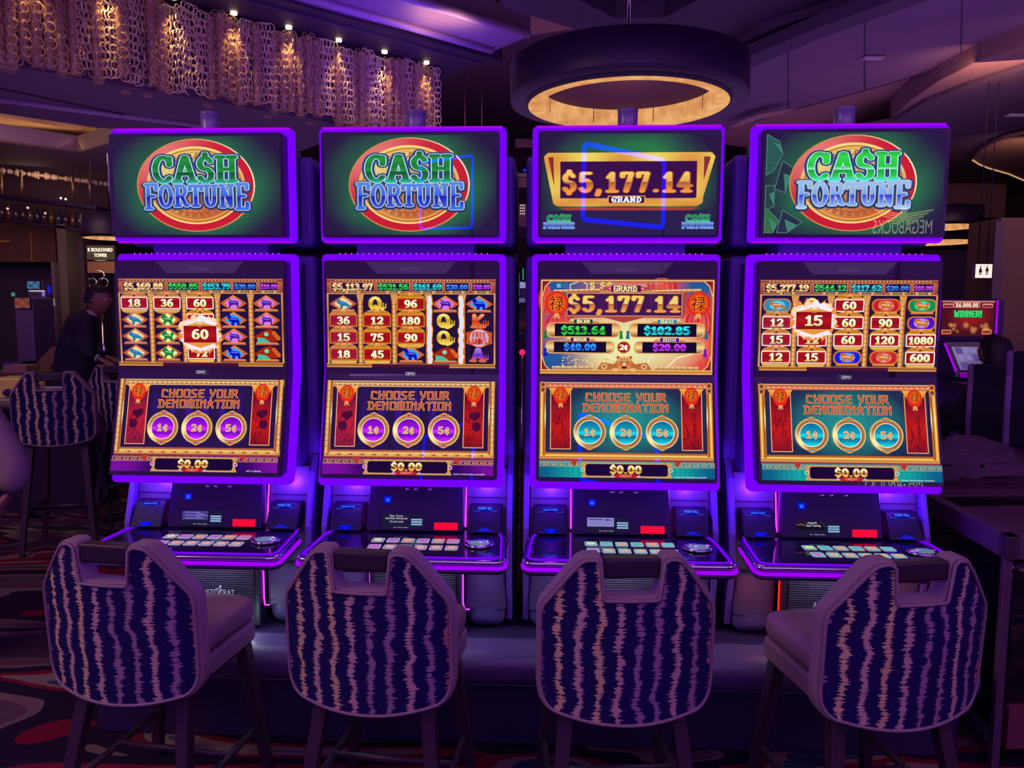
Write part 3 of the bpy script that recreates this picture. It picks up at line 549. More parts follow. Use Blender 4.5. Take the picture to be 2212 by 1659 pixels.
        for dy in (-9, 9): A.poly([(cx - 3, cy + dy * .86), (cx + 3, cy + dy * .86), (cx + 2, cy + dy * 1.06), (cx - 2, cy + dy * 1.06)], 'c8843c'); A.ell(cx, cy + dy * .97, .8, .6, hot[0], 8)
        A.poly(arc(cx, cy, 6.6, 6.6, 0, 350, 35), [(cy - 6.6, hot[1]), (cy - 1, hot[0]), (cy + .4, hot[2]), (cy + 2.6, hot[1]), (cy + 4, hot[0]), (cy + 6.6, hot[2])])
        A.word(t, cx, cy + 1.9, 3.8, 6.6, [(.17, '6a2410'), (.13, 'ffe8b0'), (.05, 'c07038')], sp=.2, asp=1.2)
    # lower band
    A.rect(0, 46, 100, 55.5, (lambda x, y: mixc(lin('3a0a6a'), lin('7a1290'), max(0, sin(x * .09)))) if pu else '1088a0')
    A.grid(0, 48.5, 100, 55.5, 20, 3, (lambda x, y: mixc(lin('2c0860'), lin('7a10a0'), .5 + .5 * sin(x * .13 + 1))) if pu else (lambda x, y: mixc(lin('0c5a8a'), lin('18b0a8'), max(0, 1 - abs(abs(x - 50) - 28) / 18))))
    if not pu:
        for i in range(34):
            for j in range(3):
                x = 1 + i * 2.9
                if 24 < x < 75: continue
                A.line([(x, 50 + j * 1.8), (x + 1.2, 50 + j * 1.8), (x + 1.2, 50.9 + j * 1.8), (x + 2.2, 50.9 + j * 1.8)], .12, .12, '0c6a80', i == 0)
    kc = 'c88a5a' if pu else 'b0a078'
    for i in range(21):
        x = .8 + i * 4.75; A.line([(x, 48.6), (x, 46.8), (x + 3.8, 46.8), (x + 3.8, 48.4), (x + 1.6, 48.4), (x + 1.6, 47.7), (x + 2.6, 47.7)], .3, .26, kc)
    A.rect(0, 49, 100, 49.4, kc)
    for x in (20, 79): A.poly([(x - 2, 46), (x + 2, 46), (x, 49.6)], 'c03028')
    A.poly([(24, 47), (76, 47), (74, 51), (76, 55.4), (24, 55.4), (26, 51)], 'd09858'); A.rr(26.6, 47.7, 73.4, 54.4, 1.6, '1c0838')
    for x in (25, 75): A.ell(x, 51, 1.3, 1.3, 'e8c090', 10); A.ell(x, 51, .7, .7, hot[0], 8)
    A.word('$0.00', 49.5, 52.8, 4.1, 17.6, [(.17, '8a4a20'), (.12, [(48.6, 'fff6c0'), (50.6, 'f0d880'), (50.8, '9a5a24'), (52.8, 'ffc868')])], sp=.14, asp=1.5)
    A.rr(43.4, 53.3, 55.6, 55.5, .5, 'c01c28'); A.text('CREDIT', 49.5, 55, 1.3, 'f0c080', w=7)
    for x in (42, 57): A.poly([(x - 1.2, 54.4), (x, 53.7), (x + 1.2, 54.4), (x, 55.1)], 'b0a8e0')
    if note: A.text(note, 86, 55.0, .9, 'e8e8f0', w=18 if len(note) > 14 else 8.6)

# ================================================================== the setting
M_CEIL = mat('ceiling_paint', '6a4a62', .85, noise=(3, .25, 0)); M_BEAM = mat('dark_beam', '30203c', .6); M_SOFF = mat('soffit_paint', '74587c', .7, noise=(2, .2, 0))
M_WALL = mat('dim_wall', '4a2c40', .8, noise=(1.5, .4, 0)); M_MAUVE = mat('moulding_paint', '8a6a9a', .5); M_BROWN = mat('brown_panel', '6a4038', .6, noise=(4, .4, 0))
V_LED = emat('violet_led', (.19, .0, 1.0)); V_LED2 = emat('magenta_led', (1.5, .08, 2.4)); V_PINK = emat('pink_led', (.45, .0, .9)); WARM = emat('warm_lamp', (1.0, .62, .28), 1.6)
BLUEE = emat('blue_icon', (.01, .03, 1.0)); REDE = emat('red_display', (1.0, .01, .06)); RED_LED = emat('red_led', (1.2, .02, .02), 1.2)

def floor_mat():
    m = bpy.data.materials.new('patterned_carpet'); m.use_nodes = True; nt = m.node_tree; N = nt.nodes; L = nt.links; b = N['Principled BSDF']; b.inputs['Roughness'].default_value = .95
    b.inputs['Specular IOR Level'].default_value = .1
    tc = N.new('ShaderNodeTexCoord'); mp = N.new('ShaderNodeMapping'); mp.inputs['Rotation'].default_value = (0, 0, .5); mp.inputs['Scale'].default_value = (.34, .95, 1)
    L.new(tc.outputs['Object'], mp.inputs[0])
    n1 = N.new('ShaderNodeTexNoise'); n1.inputs['Scale'].default_value = 1.5; n1.inputs['Detail'].default_value = 2; n1.inputs['Distortion'].default_value = 1.4; L.new(mp.outputs[0], n1.inputs[0])
    r = N.new('ShaderNodeValToRGB'); r.color_ramp.interpolation = 'CONSTANT'; E = r.color_ramp.elements
    E[0].position = 0; E[0].color = (*lin('4a3648'), 1); E[1].position = .40; E[1].color = (*lin('6a4e58'), 1)
    for p, c in ((.455, '87706c'), (.475, '2c2038'), (.535, '8a1838'), (.565, '9a8478'), (.59, '34566c'), (.63, '2a1c34'), (.68, '6a5458')):
        e = E.new(p); e.color = (*lin(c), 1)
    L.new(n1.outputs['Fac'], r.inputs[0])
    n2 = N.new('ShaderNodeTexNoise'); n2.inputs['Scale'].default_value = 120; L.new(tc.outputs['Object'], n2.inputs[0])
    mx = N.new('ShaderNodeMix'); mx.data_type = 'RGBA'; mx.blend_type = 'MULTIPLY'; mx.inputs[0].default_value = .6; L.new(r.outputs[0], mx.inputs[6]); L.new(n2.outputs['Fac'], mx.inputs[7])
    L.new(mx.outputs[2], b.inputs['Base Color'])
    bp = N.new('ShaderNodeBump'); bp.inputs['Strength'].default_value = .4; L.new(n2.outputs['Fac'], bp.inputs['Height']); L.new(bp.outputs[0], b.inputs['Normal']); return m
fl = MB().box(-11, 11, -3, 21, -.05, 0).build('floor', floor_mat()); tag(fl, kind='structure')
ce = MB().box(-11, 11, 1.5, 21, 5.4, 5.5).build('ceiling', M_CEIL); tag(ce, kind='structure')
tag(MB().box(-11, 11, 18.6, 18.8, 0, 5.4).build('wall_back', M_WALL), kind='structure')
tag(MB().box(-10.2, -10, 5.5, 18.6, 0, 5.4).build('wall_left', M_WALL), kind='structure')
tag(MB().box(10, 10.2, 6, 18.6, 0, 5.4).build('wall_right', M_WALL), kind='structure')

TRIM = [0]
def struct_poly(pts, Z, th, m, name=None, up=True):
    """slab of the stepped ceiling whose underside corners lie on sight lines (u, v) at height Z"""
    P = [atz(u, v, Z) for u, v in pts]; TRIM[0] += 1
    o = MB().prism(P, (0, 0, th)).build(name or 'trim_%d' % TRIM[0], m); return tag(o, kind='structure')
def trim_tube(path, r, m):
    TRIM[0] += 1; return tag(MB().tube(path, r, 8).build('trim_%d' % TRIM[0], m), kind='structure')
# violet-washed soffit with two mouldings (upper left), warm bay beyond, crossing dark beams
struct_poly([(380, -60), (1062, 112), (1146, 77), (700, -60)], 4.6, .25, M_SOFF)
trim_tube([atz(560, -36, 4.58), atz(1062, 108, 4.58)], .05, M_MAUVE); trim_tube([atz(780, -36, 4.58), atz(1142, 74, 4.58)], .05, M_MAUVE)
struct_poly([(720, -60), (1150, 76), (1240, 62), (1330, 20), (1180, -60)], 4.95, .1, mat('warm_bay_paint', '9a7458', .8))
struct_poly([(1130, -60), (1330, 40), (1435, 38), (1620, -60), (2100, -60), (1640, 100), (1420, 90), (1300, 84), (1240, 62), (1100, 20), (1010, -60)], 4.3, .35, M_BEAM)
struct_poly([(1560, 120), (1640, 70), (2080, -70), (2060, -20), (1640, 170), (1560, 200)], 4.22, .2, mat('soffit_dark', '40304e', .7))  # darker slab along the upper edge of the soffit panels
struct_poly([(1440, 300), (1571, 278), (1700, 240), (1921, 180), (2212, 87), (2420, 20), (2300, -120), (2000, -2), (1772, 79), (1616, 145), (1560, 175), (1500, 200)], 4.1, .1, M_SOFF)
struct_poly([(1560, 150), (1616, 122), (1772, 58), (1960, -10), (2200, -90), (2260, -70), (2000, 2), (1772, 83), (1616, 149), (1540, 190)], 4.05, .12, mat('soffit_dark', '40304e', .7))
for p_, q_ in (((1703, 112), (1703, 237)), ((1868, 42), (1868, 194)), ((2078, -24), (2076, 128))): trim_tube([atz(*p_, 4.098), atz(*q_, 4.098)], .005, M_BEAM)
trim_tube([atz(1571, 279, 4.1), atz(1700, 241, 4.1), atz(1921, 181, 4.1), atz(2212, 88, 4.1), atz(2400, 27, 4.1)], .008, M_BEAM)
LO = [(1927, 263), (1999, 221), (2089, 186), (2212, 147), (2420, 90)]; UPR = [(1921, 260), (1969, 215), (2029, 174), (2119, 129), (2212, 99), (2420, 40)]
struct_poly([(1440, 296), (1571, 276), (1700, 238), (1921, 178), (2212, 85), (2420, 15), (2420, 140), (2200, 200), (2000, 300), (1700, 330)], 4.2, .05, mat('cove_ceiling', '94706c', .85))
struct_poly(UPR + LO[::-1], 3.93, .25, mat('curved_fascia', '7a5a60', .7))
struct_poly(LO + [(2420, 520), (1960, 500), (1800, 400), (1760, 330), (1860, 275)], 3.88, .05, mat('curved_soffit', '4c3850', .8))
LN = [(2101, 346), (2108, 335), (2119, 326), (2140, 313), (2164, 302), (2212, 290), (2300, 280)]; LB = [(2101, 346), (2115, 355), (2134, 363), (2155, 369), (2179, 376), (2212, 390), (2300, 425)]
struct_poly(LN + LB[:0:-1], 3.80, .05, mat('oval_bay', '7a5c54', .8))
trim_tube([atz(u, v, 3.79) for u, v in LB], .012, emat('warm_rim_glow', (.55, .30, .15)))  # glowing tube stands in for the bright lit rim of the oval bay
struct_poly([(1572, 278), (1600, 262), (1640, 248), (1718, 236), (1690, 246), (1640, 258), (1600, 272)], 4.0, .01, mat('lit_sliver', 'a08880', .6))  # pale slab painted as a lit curve at the soffit edge
light('AREA', 'cove_wash_upper', atz(2130, 215, 3.6), atz(2020, 190, 4.2), 8, (1, .5, .32), .7)
light('AREA', 'lens_wash', atz(2230, 372, 3.35), atz(2190, 340, 3.8), 5, (1, .55, .3), .6)
# left bulkhead behind the crystal curtain, coffer with warm cove
def vpan(pts, Yfun, th, m, name=None):
    TRIM[0] += 1; P = [Yfun(*p) for p in pts]; return tag(MB().prism(P, (0.05, th, 0)).build(name or 'trim_%d' % TRIM[0], m), kind='structure')
struct_poly([(-150, 112), (700, 262), (760, 285), (640, 330), (230, 277), (215, 277), (-150, 222)], 3.62, .5, mat('bulkhead_paint', '4c3452', .75, noise=(2, .2, 0)))
trim_tube([atz(-60, 207, 3.61), atz(460, 274, 3.61)], .035, M_MAUVE); trim_tube([atz(-60, 180, 3.61), atz(470, 290, 3.61)], .008, M_BEAM)
struct_poly([(-160, 218), (220, 276), (166, 297), (-160, 246)], 3.9, .05, mat('cove_cream', 'c89a70', .8))
def atzz(u, v, Z, z): p = atz(u, v, Z); return Vector((p.x, p.y, z))
vpan([(0, 0), (1, 0), (2, 0), (3, 0)], lambda k, _: [atzz(-160, 283, 3.6, 3.6), atzz(168, 331, 3.6, 3.6), atzz(168, 331, 3.6, 3.83), atzz(-160, 283, 3.6, 3.83)][k], .05, M_SOFF)
vpan([(0, 0), (1, 0), (2, 0), (3, 0)], lambda k, _: [atzz(168, 331, 3.6, 3.6), atzz(300, 290, 3.6, 3.6), atzz(300, 290, 3.6, 3.83), atzz(168, 331, 3.6, 3.83)][k], .05, mat('coffer_return', '6a5458', .8))
struct_poly([(-160, 283), (168, 331), (300, 292), (420, 330), (420, 380), (-160, 345)], 3.59, .02, mat('lower_soffit', '4a2e44', .8))
light('AREA', 'coffer_cove', atz(60, 268, 3.9) + Vector((0, .1, -.22)), atz(60, 262, 3.9), 2.2, (1, .62, .3), 1.6, .15)
light('AREA', 'violet_soffit_wash', atz(900, 40, 4.6) + Vector((0, -.2, -.9)), atz(880, 30, 4.6), 26, (.16, .03, 1.0), 2.4, .6)
light('AREA', 'warm_bay_wash', atz(960, -30, 4.9) + Vector((0, 0, -.5)), atz(960, -30, 4.9), 6, (1, .6, .25), .6)
light('AREA', 'soffit_wash_right', (3.2, 5.0, 2.9), (3.2, 6.6, 4.1), 10, (.55, .32, 1.0), 2.0)

# left back wall, brown panels, pillar
YB = 12.0
def wallpan(name, u0, v0, u1, v1, Y, m, th=.15, kind='structure'):
    a = aty(u0, v0, Y); b = aty(u1, v1, Y); z0, z1 = sorted((a.z, b.z)); x0, x1 = sorted((a.x, b.x))
    return tag(MB().box(x0, x1, Y, Y + th, max(0, z0), z1).build(name, m), kind=kind)
wallpan('wall_bar', -300, 330, 260, 480, 12.6, mat('bar_wall', '452a3c', .8, noise=(1.2, .4, 0)))
wallpan('wall_brown', -300, 480, 122, 566, 12.3, M_BROWN)
wallpan('wall_bar_low', -300, 560, 400, 1400, 12.8, mat('bar_wall_low', '3c2c48', .8))
pl = wallpan('trim_95', 121, 484, 177, 1200, 11.6, mat('stone_pillar', '6a5c58', .7, noise=(1.5, .3, 0)), .6)
wallpan('trim_96', 177, 484, 190, 1200, 11.9, mat('pillar_side', '4a3444', .7), .6)
wallpan('trim_97', 116, 566, 121, 780, 11.5, mat('door_jamb', '6a5468', .4), .1)
wallpan('trim_98', 64, 500, 70, 566, 12.25, mat('gold_frame', 'a87848', .4), .05); wallpan('trim_99', -30, 518, 20, 524, 12.25, MATS['gold_frame'], .05)
# right column and door opening
wallpan('trim_100', 2163, 470, 2260, 1000, 8.6, mat('beige_column', '7c5c56', .7, noise=(1, .3, 0)), .6)
wallpan('trim_101', 2152, 478, 2160, 655, 8.4, mat('steel_edge', '5a4a5a', .5), .05)
wallpan('wall_far_right', 2040, 395, 2170, 470, 14.5, mat('far_wall_tan', '7a5850', .8), .1)
wallpan('wall_far_low', 1990, 540, 2230, 760, 13.5, mat('far_wall_violet', '3a2a4c', .8), .1)

# ================================================================== padded footrest and machine base
ROW = Vector((-1.0435, 2.6314, 0)); PSI = -.046; STEP = .7106
RA = Vector((cos(PSI), sin(PSI), 0)); RB = Vector((-sin(PSI), cos(PSI), 0))
M_BLACK = mat('black_plastic', '2a1840', .28, spec=.5); M_SHELL = mat('black_shell', '46306a', .5); M_GREY = mat('grey_metal', '6c6078', .38, metal=.35, noise=(60, .2, .1))
M_CHROME = mat('chrome', 'c8c0d8', .12, metal=1.0); M_DECK = mat('deck_gloss', '180e28', .06, spec=1.0); M_BEZEL = mat('bezel_black', '1c1030', .15)
base = empty('machine_base', ROW, PSI)
tag(base, 'long black plinth with rounded padded bumper carrying the four slot machines', 'plinth')
MB().box(-.42, 2.56, -.07, .75, 0, .37).build('plinth_body', mat('plinth_black', '2a1c44', .6), base, .01)
mb = MB(); prof = [(-.06, .378)] + [(-.125 + .062 * cos(radians(a)), .316 + .062 * sin(radians(a))) for a in range(80, 281, 20)] + [(-.06, .25)]
n = len(prof); xs = [-.42 + i * .11 for i in range(28)]
mb.add([(x, y, z) for x in xs for y, z in prof], [(i * n + k, i * n + k + 1, (i + 1) * n + k + 1, (i + 1) * n + k) for i in range(len(xs) - 1) for k in range(n - 1)] + [tuple(range(n)), tuple(range((len(xs) - 1) * n, len(xs) * n))[::-1]], True)
mb.build('padded_bumper', mat('bumper_vinyl', '5a4a70', .42, noise=(90, .2, .15)), base)
MB().tube([(-.42, -.135, .25), (2.56, -.135, .25)], .003, 6).build('seam', mat('seam', '8a6a90', .5), base)
for k in range(4): MB().box(-.06 + k * .745 - .002, -.06 + k * .745 + .002, -.19, -.186, .27, .33).build('joint', MATS['seam'], base)
MB().box(1.15, 1.55, -.075, -.068, .176, .18).build('toe_line', MATS['seam'], base)

# ================================================================== slot machines
def gy(z): return -.05 if z >= 1.285 else -.05 - (1.285 - z) / .345 * .09
def slab(zs, x, r, yfun, th):
    """rounded upright slab following the bent front profile"""
    z0, z1 = zs; out = rrect(-x, x, z0, z1, r, 5); N = []
    for i in range(len(out)):
        a, b = out[i], out[(i + 1) % len(out)]; N.append(a)
        for cut in (1.285,):
            if (a[1] - cut) * (b[1] - cut) < 0: t = (cut - a[1]) / (b[1] - a[1]); N.append((a[0] + (b[0] - a[0]) * t, cut))
    mb = MB(); n = len(N); vs = [(px, yfun(pz), pz) for px, pz in N] + [(px, yfun(pz) + th, pz) for px, pz in N]
    has = z0 < 1.285 < z1
    if has:
        up_ = [i for i in range(n) if N[i][1] >= 1.285 - 1e-9]; lo = [i for i in range(n) if N[i][1] <= 1.285 + 1e-9]
        # keep cyclic order
        def order(ix):
            k = next(j for j in range(len(ix)) if (ix[j] - 1) % n not in ix); return ix[k:] + ix[:k]
        fr = [tuple(order(up_)), tuple(order(lo))]
    else: fr = [tuple(range(n))]
    fs = [f for f in fr] + [tuple(i + n for i in f)[::-1] for f in fr] + [(i, n + i, n + (i + 1) % n, (i + 1) % n) for i in range(n)]
    mb.add(vs, fs); return mb
SW = .281
def map_top(x, y, L): return ((x - 50) / 50 * SW, -.0535 - L, 2.064 - y * .00562 * .978)
def map_up(x, y, L): return ((x - 50) / 50 * SW, -.0535 - L, 1.600 - y * .00551)
DL = Vector((0, -.0775, -.302)).normalized(); DN = Vector((0, -DL.z, DL.y)); DN = DN if DN.y < 0 else -DN
def map_low(x, y, L):
    p = Vector((0, gy(1.262) - .0035, 1.262)) + DL * (y * .00562) + DN * L; return ((x - 50) / 50 * SW, p.y, p.z)
# sloped player panel
PT, PB = Vector((0, .035, .93)), Vector((0, -.012, .735)); PD = (PB - PT); PL = PD.length; PN = Vector((0, PD.z, -PD.y)).normalized()
def map_panel(x, y, L):  # x in metres, y 0..1 down the panel
    p = PT + PD * (.235 + .79 * y) + PN * (.001 + L); return (x, p.y, p.z)
def polyline_round(pts, r=.02, n=4):
    out = [Vector(pts[0])]
    for a, b, c in zip(pts, pts[1:], pts[2:]):
        a, b, c = Vector(a), Vector(b), Vector(c); d0 = (a - b).normalized(); d1 = (c - b).normalized()
        for i in range(n + 1): t = i / n; out.append((b + d0 * r) * (1 - t) ** 2 + b * 2 * t * (1 - t) + (b + d1 * r) * t * t)
    out.append(Vector(pts[-1])); return out
def deck_path(off, z): return polyline_round([(-.287 - off * .5, .03, z), (-.309 - off, -.05, z), (-.320 - off, -.288 - off, z), (.320 + off, -.288 - off, z), (.309 + off, -.05, z), (.287 + off * .5, .03, z)], .035, 6)
def slot_machine(k, label, theme, top_kind, reels, note, lower_led=None):
    t = empty('slot_machine', ROW + RA * (k * STEP), PSI); tag(t, label, 'slot machine', 'purple-lit slot machines in the front bank')
    # rear housings
    MB().box(-.335, .335, .13, .5, 1.72, 2.035).build('topper_housing', mat('cabinet_shell', '6a4a9a', .6), t, .02, 3)
    MB().box(-.337, .337, .13, .55, .40, 1.69).build('cabinet_body', mat('cabinet_shell', '6a4a9a', .6), t, .02, 3)
    MB().box(-.20, .20, .035, .2, 1.60, 1.80).build('neck', MATS['cabinet_shell'], t)
    MB().box(-.30, .30, .03, .14, .95, 1.66).build('inner_core', M_SHELL, t); 
    MB().box(-.29, .29, .02, .14, 1.75, 2.06).build('topper_core', M_SHELL, t)
    c = MB().lathe([(.0, 0), (.034, 0), (.034, .008), (.033, .01), (.033, .055), (.034, .057), (.034, .064), (0, .066)], 24, (0.004, .06, 2.102)).build('signal_lamp', mat('lamp_lens', '6a5a86', .3), t)
    # LED frames
    f1 = slab((1.723, 2.099), .312, .014, lambda z: -.006, .028).build('topper_led_frame', V_LED, t, .004)
    MB().tube([(-.30, -.006, 2.098), (.30, -.006, 2.098)], .0035, 6).build('led_line', V_PINK, f1); MB().tube([(-.30, -.006, 1.7245), (.30, -.006, 1.7245)], .003, 6).build('led_line', V_PINK, f1)
    f2 = slab((.912, 1.686), .312, .016, lambda z: gy(z) + .05, .028).build('main_led_frame', V_LED, t, .004)
    mb = MB()
    for i in range(26): mb.ball((-.25 + i * .02, .001, 1.687), .0022, 6, 4)
    tag(mb.build('led_dots', V_LED2, f2), kind='stuff')
    # display slabs
    b1 = slab((1.737, 2.075), .292, .010, lambda z: -.052, .048).build('topper_display', M_BEZEL, t)
    b2 = slab((.947, 1.661), .292, .010, lambda z: gy(z) - .002, .048).build('main_display', M_BEZEL, t)
    A = Art(map_top)
    if top_kind != 'grand': art_topper(A, top_kind)
    else: art_topper(A, 'grand')
    if top_kind == 'bills':
        pass
    A.build('topper_picture', b1)
    A = Art(map_up)
    if reels is None: art_jackpots(A)
    else: art_reels(A, *reels); A.text('DEMO', 49.8, 57.6, 1.9, 'd8d8e8', w=5.4)
    if reels and reels[2] and reels[2][-1] == 'GL': pass
    A.build('upper_picture', b2)
    A = Art(map_low); art_denoms(A, theme, note); A.build('lower_picture', b2)
    G = MB(); G.add([(-.290, -.0615, 1.739), (.290, -.0615, 1.739), (.290, -.0615, 2.073), (-.290, -.0615, 2.073)], [(0, 1, 2, 3)]); G.build('glass_cover', glass_mat(), b1)
    G = MB(); q = lambda z: gy(z) - .0105
    G.add([(-.290, q(z), z) for z in (.949, 1.285, 1.659)] + [(.290, q(z), z) for z in (.949, 1.285, 1.659)], [(0, 3, 4, 1), (1, 4, 5, 2)]); G.build('glass_cover', glass_mat(), b2)
    # badge on the upper bezel
    A = Art(lambda x, y, L: (x, -.0527 - L, y)); A.poly([(-.15, 1.657), (.15, 1.657), (.115, 1.618), (-.115, 1.618)], '3c2452')
    s_ = -1
    vs, fs = text2d('ARISTOCRAT'); A.up(); kx = .075 / max(v[0] for v in vs)
    for f in fs: A.poly([(vs[i][0] * kx - .037, 1.626 + vs[i][1] * kx * 1.5) for i in f], '54406a', False)
    A.build('badge', b2, None)
    # body behind the deck
    for sx in (-1, 1):
        x0, x1 = sorted((sx * .172, sx * .314)); pn = MB().hexa([(x0, .045, .60), (x1, .045, .60), (x1, .13, .60), (x0, .13, .60)], [(x0, .085, .94), (x1, .085, .94), (x1, .13, .94), (x0, .13, .94)]).build('side_panel', M_GREY, t, .003)
        MB().box(x0 + .002, x1 - .002, .0705, .08, .836, .839).build('seam', M_BLACK, pn)
        MB().box(x0, x1, .02, .13, .44, .598).build('lower_side_panel', mat('lower_grey', '544664', .45), t, .012, 3)
        MB().box(x0 - .0, x1, .02, .3, .375, .50).build('foot', mat('foot_grey', '5a4c78', .35), t, .045, 5)
        # dark outer fin
        xf0, xf1 = sorted((sx * .316, sx * .336)); MB().prism([(xf0, .13, .98), (xf0, .07, .92), (xf0, .01, .74), (xf0, .0, .62), (xf0, .05, .40), (xf0, .13, .40)], (xf1 - xf0, 0, 0)).build('side_fin', MATS['cabinet_shell'], t, .003)
        # ticket / bill unit
        xs0, xs1 = sorted((sx * .186, sx * .298)); u_ = MB().hexa([(xs0, -.025, .735), (xs1, -.025, .735), (xs1, .05, .735), (xs0, .05, .735)], [(xs0, .03, .818), (xs1, .03, .818), (xs1, .07, .818), (xs0, .07, .818)]).build('ticket_unit' if sx < 0 else 'bill_unit', mat('unit_black', '140c26', .5, spec=.2), t, .004)
        def mu(x, y, L, sx=sx): return (sx * .242 + x, .03 - .055 * y - .0014 - L, .818 - .083 * y + .0008 + L)
        A = Art(mu); A.rr(-.03, .05, .03, .13, .002, '0a1a90'); A.text('CASHOUT TICKET' if sx < 0 else 'INSERT BILL', 0, 0, 0, '2a6aff') if 0 else None
        vs, fs = text2d('CASHOUT TICKET' if sx < 0 else 'INSERT BILL'); kx = .05 / max(v[0] for v in vs); A.rr(-.028, .07, .028, .175, .002, '0610c8'); A.up()
        for f in fs: A.poly([(vs[i][0] * kx - .025, .142 - vs[i][1] * kx * 13) for i in f], '6aa0ff', False)
        A.line([(-.042, .2), (-.018, .2)], .0008, .012, '3a4ad0'); A.line([(.02, .2), (.042, .2)], .0008, .012, '3a4ad0')
        if sx < 0: A.poly([(-.026, .80), (.026, .80), (.008, .93), (0, .97), (-.008, .93)], '0414ff')
        else: A.poly([(-.004, .80), (.004, .80), (.026, .92), (-.026, .92)], '1a18d0')
        A.line([(-.032, .93), (.032, .93)], .0006, .008, '1420e0'); tag(A.build('lit_legend', u_), kind='stuff')
        # vertical LED strips in the gap beside the centre panel
        st = V_LED2; xl = sx * .1705
        MB().tube([(xl, .080, .93), (xl, .062, .84), (xl, .044, .737)], .0028, 6).build('led_strip', st, t)
        lowm = RED_LED if lower_led == 'red' else V_LED2
        MB().tube([(xl - sx * .006, .008, .69), (xl - sx * .006, .008, .475), (xl, -.002, .455), (xl + sx * .018, -.008, .458)], .0030, 6).build('led_strip', lowm, t)
    # centre panel
    cp = MB().hexa([(-.168, PB.y, PB.z), (.168, PB.y, PB.z), (.168, .06, PB.z), (-.168, .06, PB.z)], [(-.164, PT.y, PT.z), (.164, PT.y, PT.z), (.164, .06, PT.z), (-.164, .06, PT.z)]).build('centre_panel', M_BLACK, t, .003)
    A = Art(map_panel)
    A.rr(-.112, .22, -.086, .36, .004, '0612e8'); A.line([(-.103, .26), (-.103, .32), (-.095, .32), (-.095, .26)], .0012, .008, '3aa0ff')
    A.poly([(-.118, .60), (.03, .60), (.03, .92), (-.118, .92)], '1c1838')
    if k in (0,):
        A.poly([(-.116, .61), (-.024, .61), (-.024, .80), (-.116, .80)], '4a3a8a'); [A.rect(-.106 + (i % 2) * .04, .63 + i * .032, -.05 + (i % 3) * .012, .645 + i * .032, '8a80c8') for i in range(5)]
    elif k == 1:
        for s_, y_, h_ in (('See Your', .665, .03), ('Identity Rewards', .715, .03), ('702.693.6328', .785, .024)): A.text(s_, -.066, y_, h_, 'd8d0e8', w=.072 if 'I' in s_ else .046) if 0 else ptext(A, s_, -.066, y_, .076 if 'I' in s_ else .048, 'd8d0e8')
    elif k == 2:
        A.poly([(-.116, .61), (-.024, .61), (-.024, .80), (-.116, .80)], '8a84c8'); A.rect(-.11, .64, -.062, .66, '3a3880'); A.ell(-.048, .655, .008, .014, '1a1840', 10); A.line([(-.048, .655), (-.03, .655)], .0008, .006, '1a1840')
        for i in range(3): A.rect(-.104, .69 + i * .03, -.04, .697 + i * .03, '6a68b0')
    else:
        A.poly([(-.116, .61), (-.024, .61), (-.024, .80), (-.116, .80)], '141024')
        for i in range(5):
            for j in range(3): A.line([(-.112 + i * .018 + j * .006, .62 + j * .04), (-.104 + i * .018 + j * .006, .635 + j * .04)], .0008, .006, '4a4468')
        ptext(A, 'POINTS', -.066, .67, .03, 'ffffff'); ptext(A, 'THAT TRAVEL', -.062, .725, .052, 'ffffff'); ptext(A, 'Identity', -.104, .70, .026, 'e06a50')
    for i in range(3): A.rect(-.014, .70 + i * .052, .024, .735 + i * .052, '8ab0d8')
    ptext(A, 'Start  Game Credits', -.05, .90, .05, 'c8c0e0')
    A.rr(.066, .77, .148, .93, .005, 'ff0c38') ; A.build('player_display', cp)
    for sx in (-.03, .0, .05): MB().tube([map_panel(sx, .06, .0), map_panel(sx, .07, .004)], .007, 10).build('lock', M_CHROME, cp)
    # deck
    P = deck_path(0, .70); mb = MB(); mb.prism(P, (0, 0, .03)); dk = mb.build('deck', M_DECK, t, .003)
    MB().tube(deck_path(-.006, .732), .0042, 6).build('deck_led_strip', V_LED, dk)
    MB().tube(deck_path(.006, .722), .008, 8).build('chrome_rail', M_CHROME, dk)
    MB().tube(deck_path(.010, .706)[4:-4], .0065, 8).build('deck_led_strip', emat('violet_led_strong', (.36, 0, 1.0)), dk)
    MB().tube(deck_path(.004, .692)[3:-3], .008, 8).build('lower_rail', M_BLACK, dk)
    cols = ('d8f0a0', 'c060d8', 'f0a860', 'c060d8', 'f0a860', 'e070b0') if theme == 'purple' else ('d8f090', '40b8d8', 'f0a070', '40b8c8', 'f0a070', '60c0c8')
    for r_ in range(2):
        for i in range(6):
            cx = -.108 + i * .0505 + r_ * .003; cy = -.105 - r_ * .072; key = ('button', theme, r_, i)
            if key not in BTN:
                mb = MB(); mb.prism([(x, y, 0) for x, y in rrect(-.0205, .0205, -.0215, .0215, .006, 3)], (0, 0, .0015)); me = mb.mesh('play_button', emat('button_rim_' + theme, lin('b8b0d0') if theme == 'purple' else lin('a8b0c8'), .8)); BTN[key] = me
                c = ('d060d8' if (r_ and i == 0) else ('f0b080' if r_ else cols[i])); A = Art(lambda x, y, L: (x, y, .0017 + L)); A.rr(-.0175, -.018, .0175, .018, .004, 'a070c0' if theme == 'purple' else '70b0c0')
                A.ell(0, 0, .0135, .0125, c, 14); A.rect(-.006, -.0015, .006, .0015, '8a4040'); o = A.build('button_face', None); BTN[key + ('f',)] = o.data; bpy.data.objects.remove(o)
            o = bpy.data.objects.new('play_button', BTN[key]); C.objects.link(o); o.parent = dk; o.location = (cx, cy, .7305)
            # the lit face lies just on its cap and is joined to it as a second material
            me = BTN[key]
    mb = MB()
